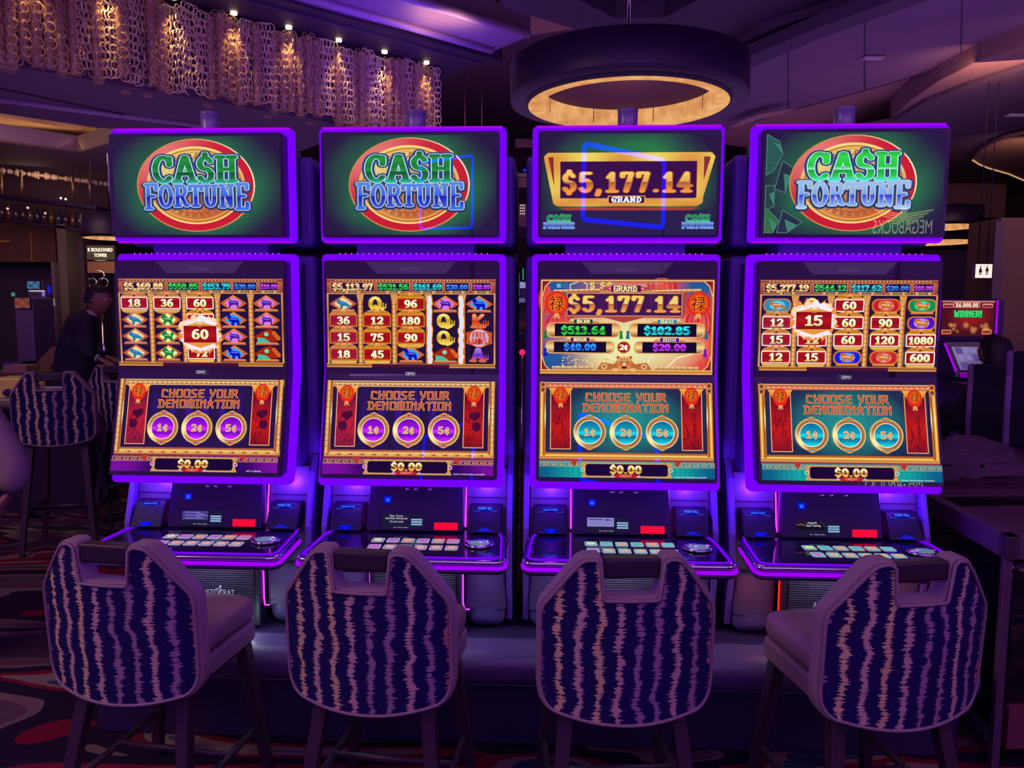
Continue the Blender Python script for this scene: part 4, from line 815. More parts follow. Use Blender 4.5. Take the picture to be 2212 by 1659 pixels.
    for r_ in range(2):
        for i in range(6):
            cx = -.108 + i * .0505 + r_ * .003; cy = -.105 - r_ * .072; o = bpy.data.objects.new('button_legend', BTN[('button', theme, r_, i, 'f')]); C.objects.link(o); o.parent = dk; o.location = (cx, cy, .7305)
    sb = MB().tube([(.235 + .044 * cos(a) * (1 + .25 * sin(a)), -.15 + .034 * sin(a), .736) for a in [2 * pi * i / 24 for i in range(24)]], .006, 8, closed=True).build('spin_button', M_CHROME, dk)
    MB().ball((.235, -.15, .733), (.038, .028, .014), 18, 8).build('button_dome', mat('dome', '5a5a78', .1, emit='6aa090', es=.5), sb)
    # leg panel with ribs and mark
    lp = MB().box(-.160, .160, -.02, .06, .385, .70).build('leg_panel', mat('leg_black', '1c1428', .5), t, .004)
    mb = MB()
    for i in range(38): mb.box(-.142, .142, -.0255, -.019, .396 + i * .0079, .4000 + i * .0079)
    tag(mb.build('ribs', mat('rib_metal', '4c4460', .35, metal=.4), lp), kind='stuff')
    A = Art(lambda x, y, L: (x, -.0262 - L, y)); vs, fs = text2d('ARISTOCRAT'); A.up(); mx_ = max(v[0] for v in vs); kx = .132 / mx_
    for f in fs: A.poly([(vs[i][0] * kx - .06, .498 + vs[i][1] * kx * 1.25) for i in f], '9a90a8', False)
    A.ring(.012, .507, .011, .013, .013, .015, '9a90a8', 18); A.ell(.022, .528, .0042, .0048, '9a90a8', 10); A.rect(.016, .5195, .03, .5205, '9a90a8'); A.build('maker_mark', lp, mat('mark_paint', 'b0a8bc', .5))
    return t
def ptext(A, s, x, y, w_, col):
    vs, fs = text2d(s); x0 = min(v[0] for v in vs); x1 = max(v[0] for v in vs); kx = w_ / (x1 - x0); A.up()
    for f in fs: A.poly([(x - w_ / 2 + (vs[i][0] - x0) * kx, y - vs[i][1] * kx / PL * 1.1) for i in f], col, False)
BTN = {}
G1 = [['18*', 'cat', 'cat', 'cat'], ['36*', 'lion', 'lion', 'lion'], ['60*', '60*', '60*', '72*'], ['deer', 'elephant', 'deer', 'elephant'], ['deer', 'deer', 'gourd', 'gourd']]
G2 = [['cat', '36', '15', '18'], ['Q', '12', '75', '45'], ['96', '180', '90', 'elephant'], ['deer', 'Q', 'Q', 'gourd'], ['elephant', 'K', 'FREE', 'A']]
G4 = [['o:teal', '12*', '15*', '12*'], ['Q', '15*', '12*', '15*'], ['60*', '60*', '60*', 'o:blue'], ['o:red', '90*', '120*', 'o:red'], ['o:green', 'o:purple', '1080*', '600*']]
slot_machine(0, 'leftmost of the four front slot machines, big lit 60 tile, violet denomination picture', 'purple', 'coin', (['$5,169.88', '$550.85', '$153.79', '$20.00', '$10.00'], G1, [('burst', 50.2, 33.6, '60')]), 'AFT In ($0.60)')
slot_machine(1, 'second front slot machine from left, two white lightning bolts on its reels', 'purple', 'coin', (['$5,113.97', '$521.56', '$161.69', '$20.00', '$10.00'], G2, [('bolt', 61.4), ('bolt', 80.0)]), 'System Authorization successful')
slot_machine(2, 'front slot machine showing the gold $5,177.14 jackpot on both its upper pictures', 'teal', 'grand', None, 'System Authorization successful')
slot_machine(3, 'rightmost of the four front slot machines, teal denomination picture and red floor LED', 'teal', 'bills', (['$5,277.19', '$544.12', '$117.62', '$20.00', '$10.00'], G4, [('burst', 30, 23.6, '15')]), 'System Authorization successful', 'red')
gl = ROW + RA * (2 * STEP + .318) + RB * .02; o = MB().tube([(gl.x, gl.y, 1.075), (gl.x, gl.y, 1.105)], .0045, 8).build('status_lamp', emat('green_lamp', (.02, .8, .45))); tag(o, 'small glowing green lamp on the right edge of third machine', 'lamp')
for k, c, e in ((0, (.3, .1, 1), .5), (1, (.25, .1, 1), .5), (2, (.25, .1, 1), .3), (3, (1, .05, .1), .5)):
    for sx in (-1, 1):
        p = ROW + RA * (k * STEP + sx * .245) - RB * .10; light('POINT', 'under_deck_glow', (p.x, p.y, .52), (0, 0, 0), e * .35, c, .03)
        p = ROW + RA * (k * STEP + sx * .24) + RB * .0; light('POINT', 'panel_glow', (p.x, p.y, .885), (0, 0, 0), 2.0, (.16, .02, 1), .02)
p = ROW + RA * .14 - RB * .1; light('POINT', 'white_base_lamp', (p.x, p.y, .42), (0, 0, 0), .2, (.75, 1, 1), .02)
for k in range(4):
    p = ROW + RA * (k * STEP) - RB * .12; light('AREA', 'leg_panel_lamp', (p.x, p.y, .68), (p.x, p.y + .09, .5), .9, (.8, .8, 1), .2, .02)

# ================================================================== chairs
def fabric_mat():
    m = bpy.data.materials.new('striped_fabric'); m.use_nodes = True; nt = m.node_tree; N = nt.nodes; L = nt.links; b = N['Principled BSDF']; b.inputs['Roughness'].default_value = .9; b.inputs['Specular IOR Level'].default_value = .15
    tc = N.new('ShaderNodeTexCoord'); sp = N.new('ShaderNodeSeparateXYZ'); L.new(tc.outputs['Object'], sp.inputs[0])
    oi = N.new('ShaderNodeObjectInfo')
    def mth(op, a, b_=None, c=None):
        n = N.new('ShaderNodeMath'); n.operation = op
        for i, q in enumerate((a, b_, c)):
            if q is None: continue
            if isinstance(q, (int, float)): n.inputs[i].default_value = q
            else: L.new(q, n.inputs[i])
        return n.outputs[0]
    def noise(scx, scz, det=2, off=0):
        mp = N.new('ShaderNodeMapping'); mp.inputs['Scale'].default_value = (scx, 0, scz); mp.inputs['Location'].default_value = (off, 0, off); L.new(tc.outputs['Object'], mp.inputs[0])
        ad = N.new('ShaderNodeVectorMath'); ad.operation = 'ADD'; L.new(mp.outputs[0], ad.inputs[0]); cb = N.new('ShaderNodeCombineXYZ'); L.new(mth('MULTIPLY', oi.outputs['Random'], 9.0), cb.inputs[2]); L.new(cb.outputs[0], ad.inputs[1])
        n = N.new('ShaderNodeTexNoise'); n.inputs['Scale'].default_value = 1; n.inputs['Detail'].default_value = det; L.new(ad.outputs[0], n.inputs[0]); return n.outputs['Fac']
    wob = mth('MULTIPLY', mth('SUBTRACT', noise(6, 16, 2), .5), .05)
    xx = mth('ADD', sp.outputs[0], wob); u = mth('MULTIPLY', mth('ADD', xx, 1.0), 1 / .0475); fr = mth('SUBTRACT', mth('FRACT', u), .5); ab = mth('ABSOLUTE', fr)
    jag = mth('MULTIPLY', mth('SUBTRACT', noise(16, 230, 3, 3), .5), .9); jag2 = mth('MULTIPLY', mth('SUBTRACT', noise(10, 30, 1, 7), .5), .16)
    wv = mth('ADD', mth('ADD', .15, jag), jag2); msk = mth('LESS_THAN', ab, wv)
    msk = mth('MULTIPLY', msk, mth('LESS_THAN', ab, .42))
    wn = N.new('ShaderNodeTexWhiteNoise'); wn.noise_dimensions = '1D'; L.new(mth('FLOOR', u), wn.inputs['W'])
    cr = N.new('ShaderNodeValToRGB'); cr.color_ramp.interpolation = 'CONSTANT'; E = cr.color_ramp.elements
    E[0].position = 0; E[0].color = (*lin('b89e8e'), 1); E[1].position = .3; E[1].color = (*lin('93768a'), 1); e = E.new(.6); e.color = (*lin('a86c68'), 1); e = E.new(.82); e.color = (*lin('c8b080'), 1)
    L.new(wn.outputs['Value'], cr.inputs[0])
    mx = N.new('ShaderNodeMix'); mx.data_type = 'RGBA'; L.new(msk, mx.inputs[0]); mx.inputs[6].default_value = (*lin('1c144c'), 1); L.new(cr.outputs[0], mx.inputs[7]); L.new(mx.outputs[2], b.inputs['Base Color'])
    return m
FAB = fabric_mat(); M_UPH = mat('mauve_upholstery', '907684', .75, noise=(180, .35, .2)); M_LEG = mat('dark_wood', '33202e', .45); M_HAND = mat('dark_handle', '26162c', .5)
def top_z(x):
    x = abs(x)
    K = [(0, .352), (.058, .352), (.063, .360), (.068, .446), (.076, .459), (.112, .457), (.128, .448), (.150, .420), (.200, .345), (.214, .325), (.220, .30)]
    for (a, za), (b, zb) in zip(K, K[1:]):
        if x <= b: return za + (zb - za) * (x - a) / (b - a)
    return .30
def bot_z(x):
    x = abs(x); return 0.0 + (.02 * (x / .17) ** 2 if x < .17 else .02 + (1 - math.sqrt(max(0, 1 - ((x - .17) / .05) ** 2))) * .075)
KX = 1.06
def back_panel(inset, y0, y1, m, name, par, bev, xs=None):
    X = .220 - inset; xs = sorted(set([0] + [s * X * v for s in (-1, 1) for v in (0.1, .18, .255, .272, .29, .318, .36, .42, .51, .56, .6, .66, .72, .78, .84, .9, .94, .97, .985, 1.0)]))
    mb = MB(); n = len(xs); cur = lambda x, z: 1.25 * x * x - .06 * z
    def tz(x):
        if not inset: return top_z(x)
        a = [top_z(min(.22, abs(x) + d)) - (inset * .9) for d in (-inset, -inset / 2, 0, inset / 2, inset)]; a = [top_z(max(0, abs(x) + d)) for d in (-inset * .8, 0, inset)]; return min(a) - inset * .9
    rows = 7; vs = []
    for y in (y0, y1):
        for x in xs:
            y_ = y; y = y - (y > .03) * .024 * (x / .22) ** 2
            zt, zb = tz(x), bot_z(x * (.22 / X)) + inset * .9
            vs += [(x, y + cur(x, 0) - .06 * (zb + (zt - zb) * j / rows), zb + (zt - zb) * j / rows) for j in range(rows + 1)]; y = y_
    R = rows + 1; fs = []
    for i in range(n - 1):
        for j in range(rows):
            a = i * R + j; fs.append((a, a + R, a + R + 1, a + 1)); c = n * R + a; fs.append((c, c + 1, c + R + 1, c + R))
        fs.append((i * R, n * R + i * R, n * R + (i + 1) * R, (i + 1) * R)); a = i * R + rows; fs.append((a, a + R, n * R + a + R, n * R + a))
    for i in (0, n - 1):
        for j in range(rows): a = i * R + j; fs.append((a, a + 1, n * R + a + 1, n * R + a))
    mb.add(vs, fs); o = mb.build(name, m, par); bm = bmesh.new(); bm.from_mesh(o.data); bmesh.ops.recalc_face_normals(bm, faces=bm.faces); bm.to_mesh(o.data); bm.free()
    if bev: b = o.modifiers.new('b', 'BEVEL'); b.width = bev; b.segments = 3; b.limit_method = 'ANGLE'; b.angle_limit = radians(50)
    if bev: o.data.polygons.foreach_set('use_smooth', [True] * len(o.data.polygons))
    outl = [(x, tz(x)) for x in xs] + [(x, bot_z(x * .22 / X) + inset * .9) for x in reversed(xs)]
    return o, [(x, y0 + cur(x, z) + .06 * 0, z) for x, z in outl]
def make_chair(name, label, cat, group, seat_h=.585, leg_cut=0.0):
    t = empty(name); tag(t, label, cat, group); zb = seat_h - .155
    hold = bpy.data.objects
    bk, _ = back_panel(0, 0, .062, M_UPH, 'backrest', t, .009); bk.location = (0, -.25, zb); bk.scale.x = KX
    fp, ol = back_panel(.008, -.0045, .01, FAB, 'back_fabric', t, 0); fp.location = (0, -.25, zb); fp.scale.x = KX
    pp = MB().tube([(x, y - .002, z) for x, y, z in ol], .0045, 6, closed=True).build('piping', M_UPH, t); pp.location = (0, -.25, zb); pp.scale.x = KX
    hb = MB().box(-.072, .072, -.250 + .010 - .028, -.250 + .052 - .028, zb + .400, zb + .452).build('handle_bar', M_HAND, t, .008, 3)
    # seat
    mb = MB(); pl = rrect(-.195, .195, -.20, .19, .06, 6); mb.prism([(x, y, seat_h - .06) for x, y in pl], (0, 0, .065)); sc = mb.build('seat_cushion', M_UPH, t, .022, 4)
    for p in sc.data.polygons: p.use_smooth = True
    mb = MB(); pl = rrect(-.198, .198, -.22, .18, .05, 6); mb.prism([(x, y, seat_h - .125) for x, y in pl], (0, 0, .06)); mb.build('seat_base', M_UPH, t, .01, 3)
    MB().box(-.16, .16, -.15, .17, seat_h - .16, seat_h - .12).build('seat_frame', M_LEG, t)
    for sx in (-1, 1):
        for sy in (-1, 1):
            x, y = sx * .145, sy * .15; X, Y = sx * .20, (.20 if sy > 0 else -.26); w_ = .021
            MB().hexa([(X - w_ * .7, Y - w_ * .7, 0), (X + w_ * .7, Y - w_ * .7, 0), (X + w_ * .7, Y + w_ * .7, 0), (X - w_ * .7, Y + w_ * .7, 0)], [(x - w_, y - w_, seat_h - .12), (x + w_, y - w_, seat_h - .12), (x + w_, y + w_, seat_h - .12), (x - w_, y + w_, seat_h - .12)]).build('leg', M_LEG, t, .003)
    for a, b in (((-.185, -.21), (-.185, .2)), ((.185, -.21), (.185, .2)), ((-.185, 0), (.185, 0))): MB().tube([(*a, .16), (*b, .16)], .011, 8).build('stretcher', M_LEG, t)
    return t
GCH = 'striped chairs in front of the four machines'
def put(o, u, Y, a, back=.25):
    """stand a chair so that the middle of its backrest appears at column u, at distance Y, facing a (radians clockwise from straight ahead)"""
    p = aty(u, 1380, Y); d = Vector((sin(a), cos(a), 0)); o.location = Vector((p.x, p.y, 0)) + d * back; o.rotation_euler = (0, 0, -a); return o
ch = make_chair('striped_chair', 'striped chair at far left of front row, turned right, seat showing on its right', 'chair', GCH)
put(ch, 240, 1.97, radians(10))
for lab, u, Y, a in (('striped chair in front of the machine with lightning bolts, seat showing on its right', 785, 1.92, radians(8)),
                     ('striped chair facing straight to the machine with the gold jackpot, no seat visible', 1360, 1.875, radians(-2)),
                     ('striped chair at right end of front row, turned left, seat showing on its left', 1976, 1.86, radians(-9))):
    c = copy_tree(ch); c['label'] = lab; put(c, u, Y, a)

# ================================================================== crystal curtain chandelier
_p0 = atz(370, 5, 4.5); _p1 = atz(825, 120, 4.5); CH0 = Vector((_p0.x, _p0.y, 0)); u1 = (_p1 - _p0).normalized(); n1 = Vector((-u1.y, u1.x, 0)); CLEN = (_p1 - _p0).length
_b = aty(600, 246, (atz(600, 66, 4.5)).y); SL = 4.5 - _b.z; print('CH', CH0, u1, CLEN, SL)
def glassy(name, base, fac, rough=.12):
    if name in MATS: return MATS[name]
    m = mat(name, base, rough, spec=1.0); nt = m.node_tree; b = nt.nodes['Principled BSDF']; t = nt.nodes.new('ShaderNodeBsdfTransparent'); x = nt.nodes.new('ShaderNodeMixShader'); x.inputs[0].default_value = fac
    nt.links.new(t.outputs[0], x.inputs[1]); nt.links.new(b.outputs[0], x.inputs[2]); nt.links.new(x.outputs[0], nt.nodes['Material Output'].inputs[0]); return m
G_TUBE = glassy('crystal_tube', 'c8a080', .45); G_RING = glassy('crystal_ring', 'e8d0b0', .85, .08)
chd = empty('chandelier', CH0 + Vector((0, 0, 4.52))); tag(chd, 'long chandelier of hanging glass ring chains glowing amber at upper left ceiling', 'chandelier')
def strand_mesh(seed, L, ringy):
    R = random.Random(seed); mb = MB()
    if not ringy:
        prof = [(.0, 0)]; k = int(L / .045)
        for i in range(k): prof += [(.040 + .006 * R.random(), -i * .045 - .006), (.048 + .006 * R.random(), -i * .045 - .036)]
        mb.lathe(prof, 10)
    step = .074
    for sx in ((-1, .3, 1) if not ringy else (-1, 0, 1)):
        for i in range(int(L / step)):
            z = -.03 - i * step + R.uniform(-.006, .006); r = .044 + R.uniform(-.004, .005); cx = sx * (.045 if not ringy else .04); yo = -.05 if abs(sx) < .5 and not ringy else 0; ya = R.uniform(-.5, .5) + (pi / 2 * (i % 2) * .35)
            P = [(cx + r * cos(a) * cos(ya), yo + r * cos(a) * sin(ya), z + r * sin(a)) for a in [2 * pi * j / 12 for j in range(12)]]
            mb.tube(P, .0068, 5, closed=True)
    return mb.mesh('strand', [G_RING if ringy else G_TUBE])
SM = [strand_mesh(i, SL, False) for i in range(4)] + [strand_mesh(20 + i, SL, True) for i in range(4)]
R = random.Random(11); ns = 62
for row in range(2):
    for i in range(ns):
        s_ = -2.7 + i * (5.95 / ns) + R.uniform(-.012, .012); p = u1 * s_ + n1 * (row * .17 + R.uniform(-.02, .02)) + Vector((0, 0, -.0 - .08 * R.random()))
        o = bpy.data.objects.new('crystal_strand', SM[(R.randrange(4) if (row or R.random() < .62) else 4 + R.randrange(4))]); C.objects.link(o); o.parent = chd; o.location = p
        o.rotation_euler = (0, 0, math.atan2(u1.y, u1.x) + R.uniform(-.3, .3))
for j in range(6):
    p = u1 * 3.2 + n1 * (.3 + j * .12); o = bpy.data.objects.new('crystal_strand', SM[4 + j % 4]); C.objects.link(o); o.parent = chd; o.location = p
def along(s0, s1, w0, w1, z0, z1):
    c = [u1 * s0 + n1 * w0, u1 * s1 + n1 * w0, u1 * s1 + n1 * w1, u1 * s0 + n1 * w1]
    return MB().hexa([q + Vector((0, 0, z0)) for q in c], [q + Vector((0, 0, z1)) for q in c])
along(-3.1, 3.55, -.42, .62, .02, .16).build('canopy', M_BEAM, chd, .01)
along(-3.1, 3.75, -.60, -.42, .05, .5).build('canopy_fascia', mat('canopy_dark', '281834', .6), chd)
for j in range(8):
    s_ = (j - 2) * CLEN / 4; p = u1 * s_ + n1 * -.06
    MB().lathe([(0, -.006), (.034, -.006), (.034, .02), (0, .02)], 16, (p.x, p.y, -.0)).build('spotlight', emat('spot_disc', (1, .75, .4), 4), chd)
    w_ = CH0 + p + Vector((0, 0, 4.49)); light('SPOT', 'strand_spot', w_ - n1 * .05, w_ + n1 * .06 - Vector((0, 0, 1)), 42, (1, .60, .26), .02, angle=radians(55), blend=.9)
for dx, l_ in ((3.62, .95), (3.9, .7)):
    p = u1 * dx; MB().tube([(p.x, p.y, .05), (p.x, p.y, -l_)], .008, 6).build('hanger_rod', mat('brass_rod', 'a88460', .35, metal=.7), chd)

# ================================================================== ring pendant lamps
def drum_lamp(c, r, h, label, rot=0, ring=.85):
    t = empty('ring_pendant_lamp', c); tag(t, label, 'lamp', 'round ring pendant lamps')
    MB().lathe([(r * .86, .0), (r, .0), (r * 1.005, .02), (r * 1.005, h), (r * .86, h), (r * .86, .0)], 64).build('drum_shade', mat('drum_black', '201034', .45, spec=.35), t)
    MB().lathe([(r * (ring - .09), .02), (r * (ring - .09), -.015), (r * (ring - .075), -.02), (r * ring, -.02), (r * ring * 1.02, -.01), (r * .87, .0)], 64).build('under_rim', mat('drum_rim', '241636', .6), t)
    e = MATS.get('alabaster_glow')
    if not e:
        e = bpy.data.materials.new('alabaster_glow'); e.use_nodes = True; nt = e.node_tree; nt.nodes.remove(nt.nodes['Principled BSDF']); em = nt.nodes.new('ShaderNodeEmission')
        tc = nt.nodes.new('ShaderNodeTexCoord'); nz = nt.nodes.new('ShaderNodeTexNoise'); nz.inputs['Scale'].default_value = 9; nz.inputs['Detail'].default_value = 6; nt.links.new(tc.outputs['Object'], nz.inputs[0])
        cr = nt.nodes.new('ShaderNodeValToRGB'); cr.color_ramp.elements[0].position = .35; cr.color_ramp.elements[0].color = (.62, .25, .085, 1); cr.color_ramp.elements[1].position = .65; cr.color_ramp.elements[1].color = (.86, .43, .16, 1)
        nt.links.new(nz.outputs[0], cr.inputs[0]); nt.links.new(cr.outputs[0], em.inputs[0]); nt.links.new(em.outputs[0], nt.nodes['Material Output'].inputs[0]); MATS['alabaster_glow'] = e
    a = ring * r
    MB().lathe([(a, -.022), (a * .88, -.022)], 72).build('glow_ring', e, t)
    MB().lathe([(a * .88, -.022), (a * .86, .0), (a * .86, .10)], 72).build('inner_band', e, t)
    MB().lathe([(a * .86, .10), (0, .12)], 48).build('inner_cover', mat('lamp_inner', '4a1440', .8), t)
    MB().tube([(0, 0, .12), (0, 0, 5.4 - c[2])], .012, 8).build('rod', M_CHROME, t)
    for k in range(8): A_ = 2 * pi * k / 8 + .3; MB().box(a * .857, a * .862, -.003, .003, 0, .10, Matrix.Rotation(A_, 4, 'Z')).build('joint', MATS['brass_rod'], t)
    return t
pc = aty(1355, 222, 5.3); drum_lamp(pc, .785, .23, 'large dark drum lamp with glowing alabaster ring, hanging above the third machine')
light('POINT', 'ring_lamp_glow', pc + Vector((0, 0, -.12)), (0, 0, 0), 3, (1, .6, .3), .3)
for (u, v, Y, r, lab) in ((2028, 489, 12.5, .62, 'distant dark drum lamp with thin glowing ring, upper of two right of machines'), (2020, 522, 14.5, .78, 'distant low ring lamp, lower of two right of machines'), (240, 512, 10.6, .36, 'small distant ring lamp above the lit tower sign at left')):
    drum_lamp(aty(u, v, Y), r, .28, lab, ring=.95)

# ================================================================== ceiling fittings
def small(name, label, cat, pos, build, rz=0, group=None):
    t = empty(name, pos, rz); tag(t, label, cat, group); build(t); return t
def vent(t):
    MB().box(-.11, .11, -.05, .05, -.012, 0).build('trim_ring', mat('vent_trim', '8a7898', .4), t); MB().box(-.09, .09, -.035, .035, -.016, -.012).build('lens', mat('vent_lens', 'b0a8b8', .3), t)
small('downlight', 'small pale square downlight in the purple soffit panel at upper right', 'light', atz(1886, 124, 4.09), vent)
small('downlight', 'small pale square downlight in dark curved soffit at far right', 'light', atz(2196, 248, 3.74), vent)

# ================================================================== generic glowing machines far away
def far_machine(label, u, v, Y, wpx, hpx, c0, c1, kind=0):
    s_ = Y / FPX; p = aty(u, v, Y); w_ = wpx * s_; h_ = hpx * s_; t = empty('far_slot_machine', (p.x, Y, 0)); tag(t, label, 'slot machine')
    MB().box(-w_ * .62, w_ * .62, 0, .5, 0, p.z + h_ * .62).build('cabinet', M_SHELL, t, .02)
    MB().box(-w_ * .56, w_ * .56, -.02, .0, p.z - h_ * .56, p.z + h_ * .56).build('display_frame', M_BEZEL, t)
    A = Art(lambda x, y, L: ((x - 50) / 100 * w_, -.022 - L, p.z + h_ / 2 - y / 100 * h_))
    R = random.Random(int(u)); ph = R.uniform(0, 6)
    A.grid(0, 0, 100, 100, 8, 6, lambda x, y: mixc(lin(c0), lin(c1), .5 + .5 * sin(x * .09 + ph) * cos(y * .07 + ph))); A.build('far_picture', t)
    MB().box(-w_ * .6, w_ * .6, -.3, 0, .72, .78).build('deck', M_DECK, t)
    return t
far_machine('dim far slot machine with orange picture left of the pillar', 50, 655, 10.5, 32, 21, '5a2a2a', '8a4a38')
far_machine('dim far slot machine with blue picture and pale light bar left of pillar', 74, 616, 11.3, 27, 16, '1a2a6a', '4a8090')
t = empty('light_bar', aty(62, 628.5, 11.2)); tag(t, 'thin pale glowing bar below the blue picture left of the pillar', 'light'); L_ = 11.2 / FPX
MB().box(0, 32 * L_, 0, .03, -.01, .01).build('bar', emat('pale_bar', (.55, .4, .42)), t); MB().box(28 * L_, 32 * L_, 0, .03, -.08, -.01).build('bar_end', emat('violet_bar', (.2, .12, .5)), t)
for u, v0, v1, c, lab in ((113, 645, 661, (.25, .22, .22), 'short pale vertical light nearest the pillar'), (27, 632, 640, (.05, .22, .2), 'tiny teal light at far left among dark machines'), (105, 618, 634, (.02, .01, .5), 'deep blue dim light beside the door jamb')):
    a, b = aty(u - 3, v0, 11), aty(u + 3, v1, 11); tag(MB().box(a.x, b.x, 11, 11.03, b.z, a.z).build('wall_light', emat('wl_%d' % u, c)), lab, 'light')

# lit direction sign (TOWER) and washroom sign
t = empty('lit_sign', aty(217, 545, 11.0)); tag(t, 'lit cream letters on dark sign box beside the pillar, reading BOULEVARD TOWER', 'sign'); k_ = 11 / FPX
MB().box(-30 * k_, 32 * k_, 0, .2, -16 * k_, 15 * k_).build('sign_box', mat('sign_dark', '3a2c2c', .5), t)
A = Art(lambda x, y, L: (x * k_, -.004 - L, -y * k_)); A.rect(-29, -14, 30, 15, '4a3a38')
for s_, y, w_ in (('K BOULEVARD', -1.5, 52), ('TOWER', 10, 27)):
    vs, fs = text2d(s_); x0 = min(a[0] for a in vs); x1 = max(a[0] for a in vs)
    for dd in (-.5, .5):
        A.up()
        for f in fs: A.poly([(-w_ / 2 + (vs[i][0] - x0) * w_ / (x1 - x0) + dd, y - vs[i][1] * 11) for i in f], lambda x, y: (1.3, 1.1, .8), False)
A.build('sign_face', t)
for x in (-20, 20): MB().tube([(x * k_, .1, 14 * k_), (x * k_, .1, 5.4 - t.location.z)], .01, 6).build('hanger', M_BLACK, t)
t = empty('washroom_sign', aty(2125, 585, 8.2)); tag(t, 'lit white square sign with black woman and man figures at right', 'sign'); k_ = 8.2 / FPX
MB().box(-18.5 * k_, 18 * k_, 0, .06, -15.5 * k_, 14.5 * k_).build('sign_box', mat('sign_edge', '8a8090', .4), t)
A = Art(lambda x, y, L: (x * k_, -.004 - L, -y * k_)); A.rect(-18, -14, 17.5, 15, lambda x, y: (1.0, .86, .78)); A.rect(-.2, -13, .2, 14, 'c8a8a0')
for cx, sk in ((-7.5, 1), (6.5, 0)):
    A.ell(cx, -8, 1.7, 1.9, '100818', 12); A.poly([(cx - 2.6, -5.4), (cx + 2.6, -5.4), (cx + 3.4, 1), (cx - 3.4, 1)] if not sk else [(cx - 1.8, -5.4), (cx + 1.8, -5.4), (cx + 3.6, 3.4), (cx - 3.6, 3.4)], '100818')
    for dx in (-1.2, 1.2): A.rect(cx + dx - .8, 1, cx + dx + .8, 8.6, '100818')
A.build('sign_face', t)
for x in (-10, 10): MB().tube([(x * k_, .03, 14 * k_), (x * k_, .03, 5.4 - t.location.z)], .005, 6).build('hanger', MATS['unit_black'], t)

# bar back details: fringe, shelf rack with glints, ring sculpture
t = empty('glass_fringe', aty(130, 390, 12.3)); tag(t, 'thin strip of pale glass fringe along the bar ceiling at left', 'fringe'); k_ = 12.3 / FPX; R = random.Random(3); mb = MB()
for i in range(64):
    x = (-170 + i * 4.6) * k_; y = (-15 + i * .12 * 4.6) * -k_ + .1; r = .035 * R.uniform(.6, 1.2); mb.ball((x, R.uniform(-.05, .05), y - .02), (r, .03, r * R.uniform(.9, 1.6)), 6, 4)
tag(mb.build('fringe_drops', G_RING, t), kind='stuff'); o = light('POINT', 'fringe_lamp', aty(60, 380, 11.9), (0, 0, 0), 6, (1, .6, .4), .3)
t = empty('bar_rack', aty(110, 450, 11.8)); tag(t, 'dark hanging bar rack with glowing glint dots above the brown wall', 'rack'); k_ = 11.8 / FPX
for dz, th in ((25, .05), (-24, .04)): MB().hexa([(-140 * k_, -.2, (dz) * k_), (110 * k_, -.2, (dz - 30) * k_), (110 * k_, .2, (dz - 30) * k_), (-140 * k_, .2, dz * k_)], [(-140 * k_, -.2, dz * k_ + th), (110 * k_, -.2, (dz - 30) * k_ + th), (110 * k_, .2, (dz - 30) * k_ + th), (-140 * k_, .2, dz * k_ + th)]).build('rail', M_BLACK, t)
for x in (-102, -60, 50, 85): MB().tube([(x * k_, 0, 20 * k_), (x * k_, 0, 75 * k_)], .02, 6).build('hanger', MATS['brass_rod'], t)
R = random.Random(8)
for i in range(13): x = -104 + i * 15; MB().lathe([(0, 0), (.05, 0), (.045, .12), (.018, .17), (.018, .23), (0, .23)], 10, (x * k_, 0, (-25 - i * 1.6 + 4) * k_)).build('bottle', mat('bottle_%d' % (i % 3), ('4a3040', '6a4a3a', '3a3a50')[i % 3], .1, spec=1), t)
for x, z, c in ((-72, -5, (.8, .6, .6)), (-30, -3, (.7, .6, .7)), (6, -14, (.7, .5, .5)), (50, 15, (1, .9, .8)), (40, 17, (.9, .8, .8)), (102, -20, (.02, .6, .3)), (84, -22, (.9, .8, .9))): MB().ball((x * k_, -.22, z * k_), .018, 8, 6).build('glint_lamp', emat('glint_%d' % x, c), t)  # glowing dots stand in for sparkles on the dark shelves
t = empty('ring_sculpture', aty(214, 615, 11.5)); tag(t, 'silver sculpture of interlocking thin hoops beside the pillar', 'sculpture'); k_ = 11.5 / FPX
for x, z, r in ((0, 12, 9), (-15, -2, 7), (9, -3, 8), (-6, -14, 7), (14, -38, 6)): MB().tube([((x + r * 1.3 * cos(a)) * k_, .02 * sin(a * 2), (z + 6 + r * 1.3 * sin(a)) * k_) for a in [2 * pi * i / 24 for i in range(24)]], .008, 6, closed=True).build('hoop', M_CHROME, t)
MB().tube([(0, .05, -t.location.z), (0, .05, -40 * k_)], .03, 8).build('stand', M_CHROME, t)
wallpan('trim_110', 188, 565, 250, 590, 11.9, mat('lit_valance', '9a6a50', .8), .1)
light('POINT', 'valance_lamp', aty(218, 560, 11.4), (0, 0, 0), 4, (1, .7, .5), .1)

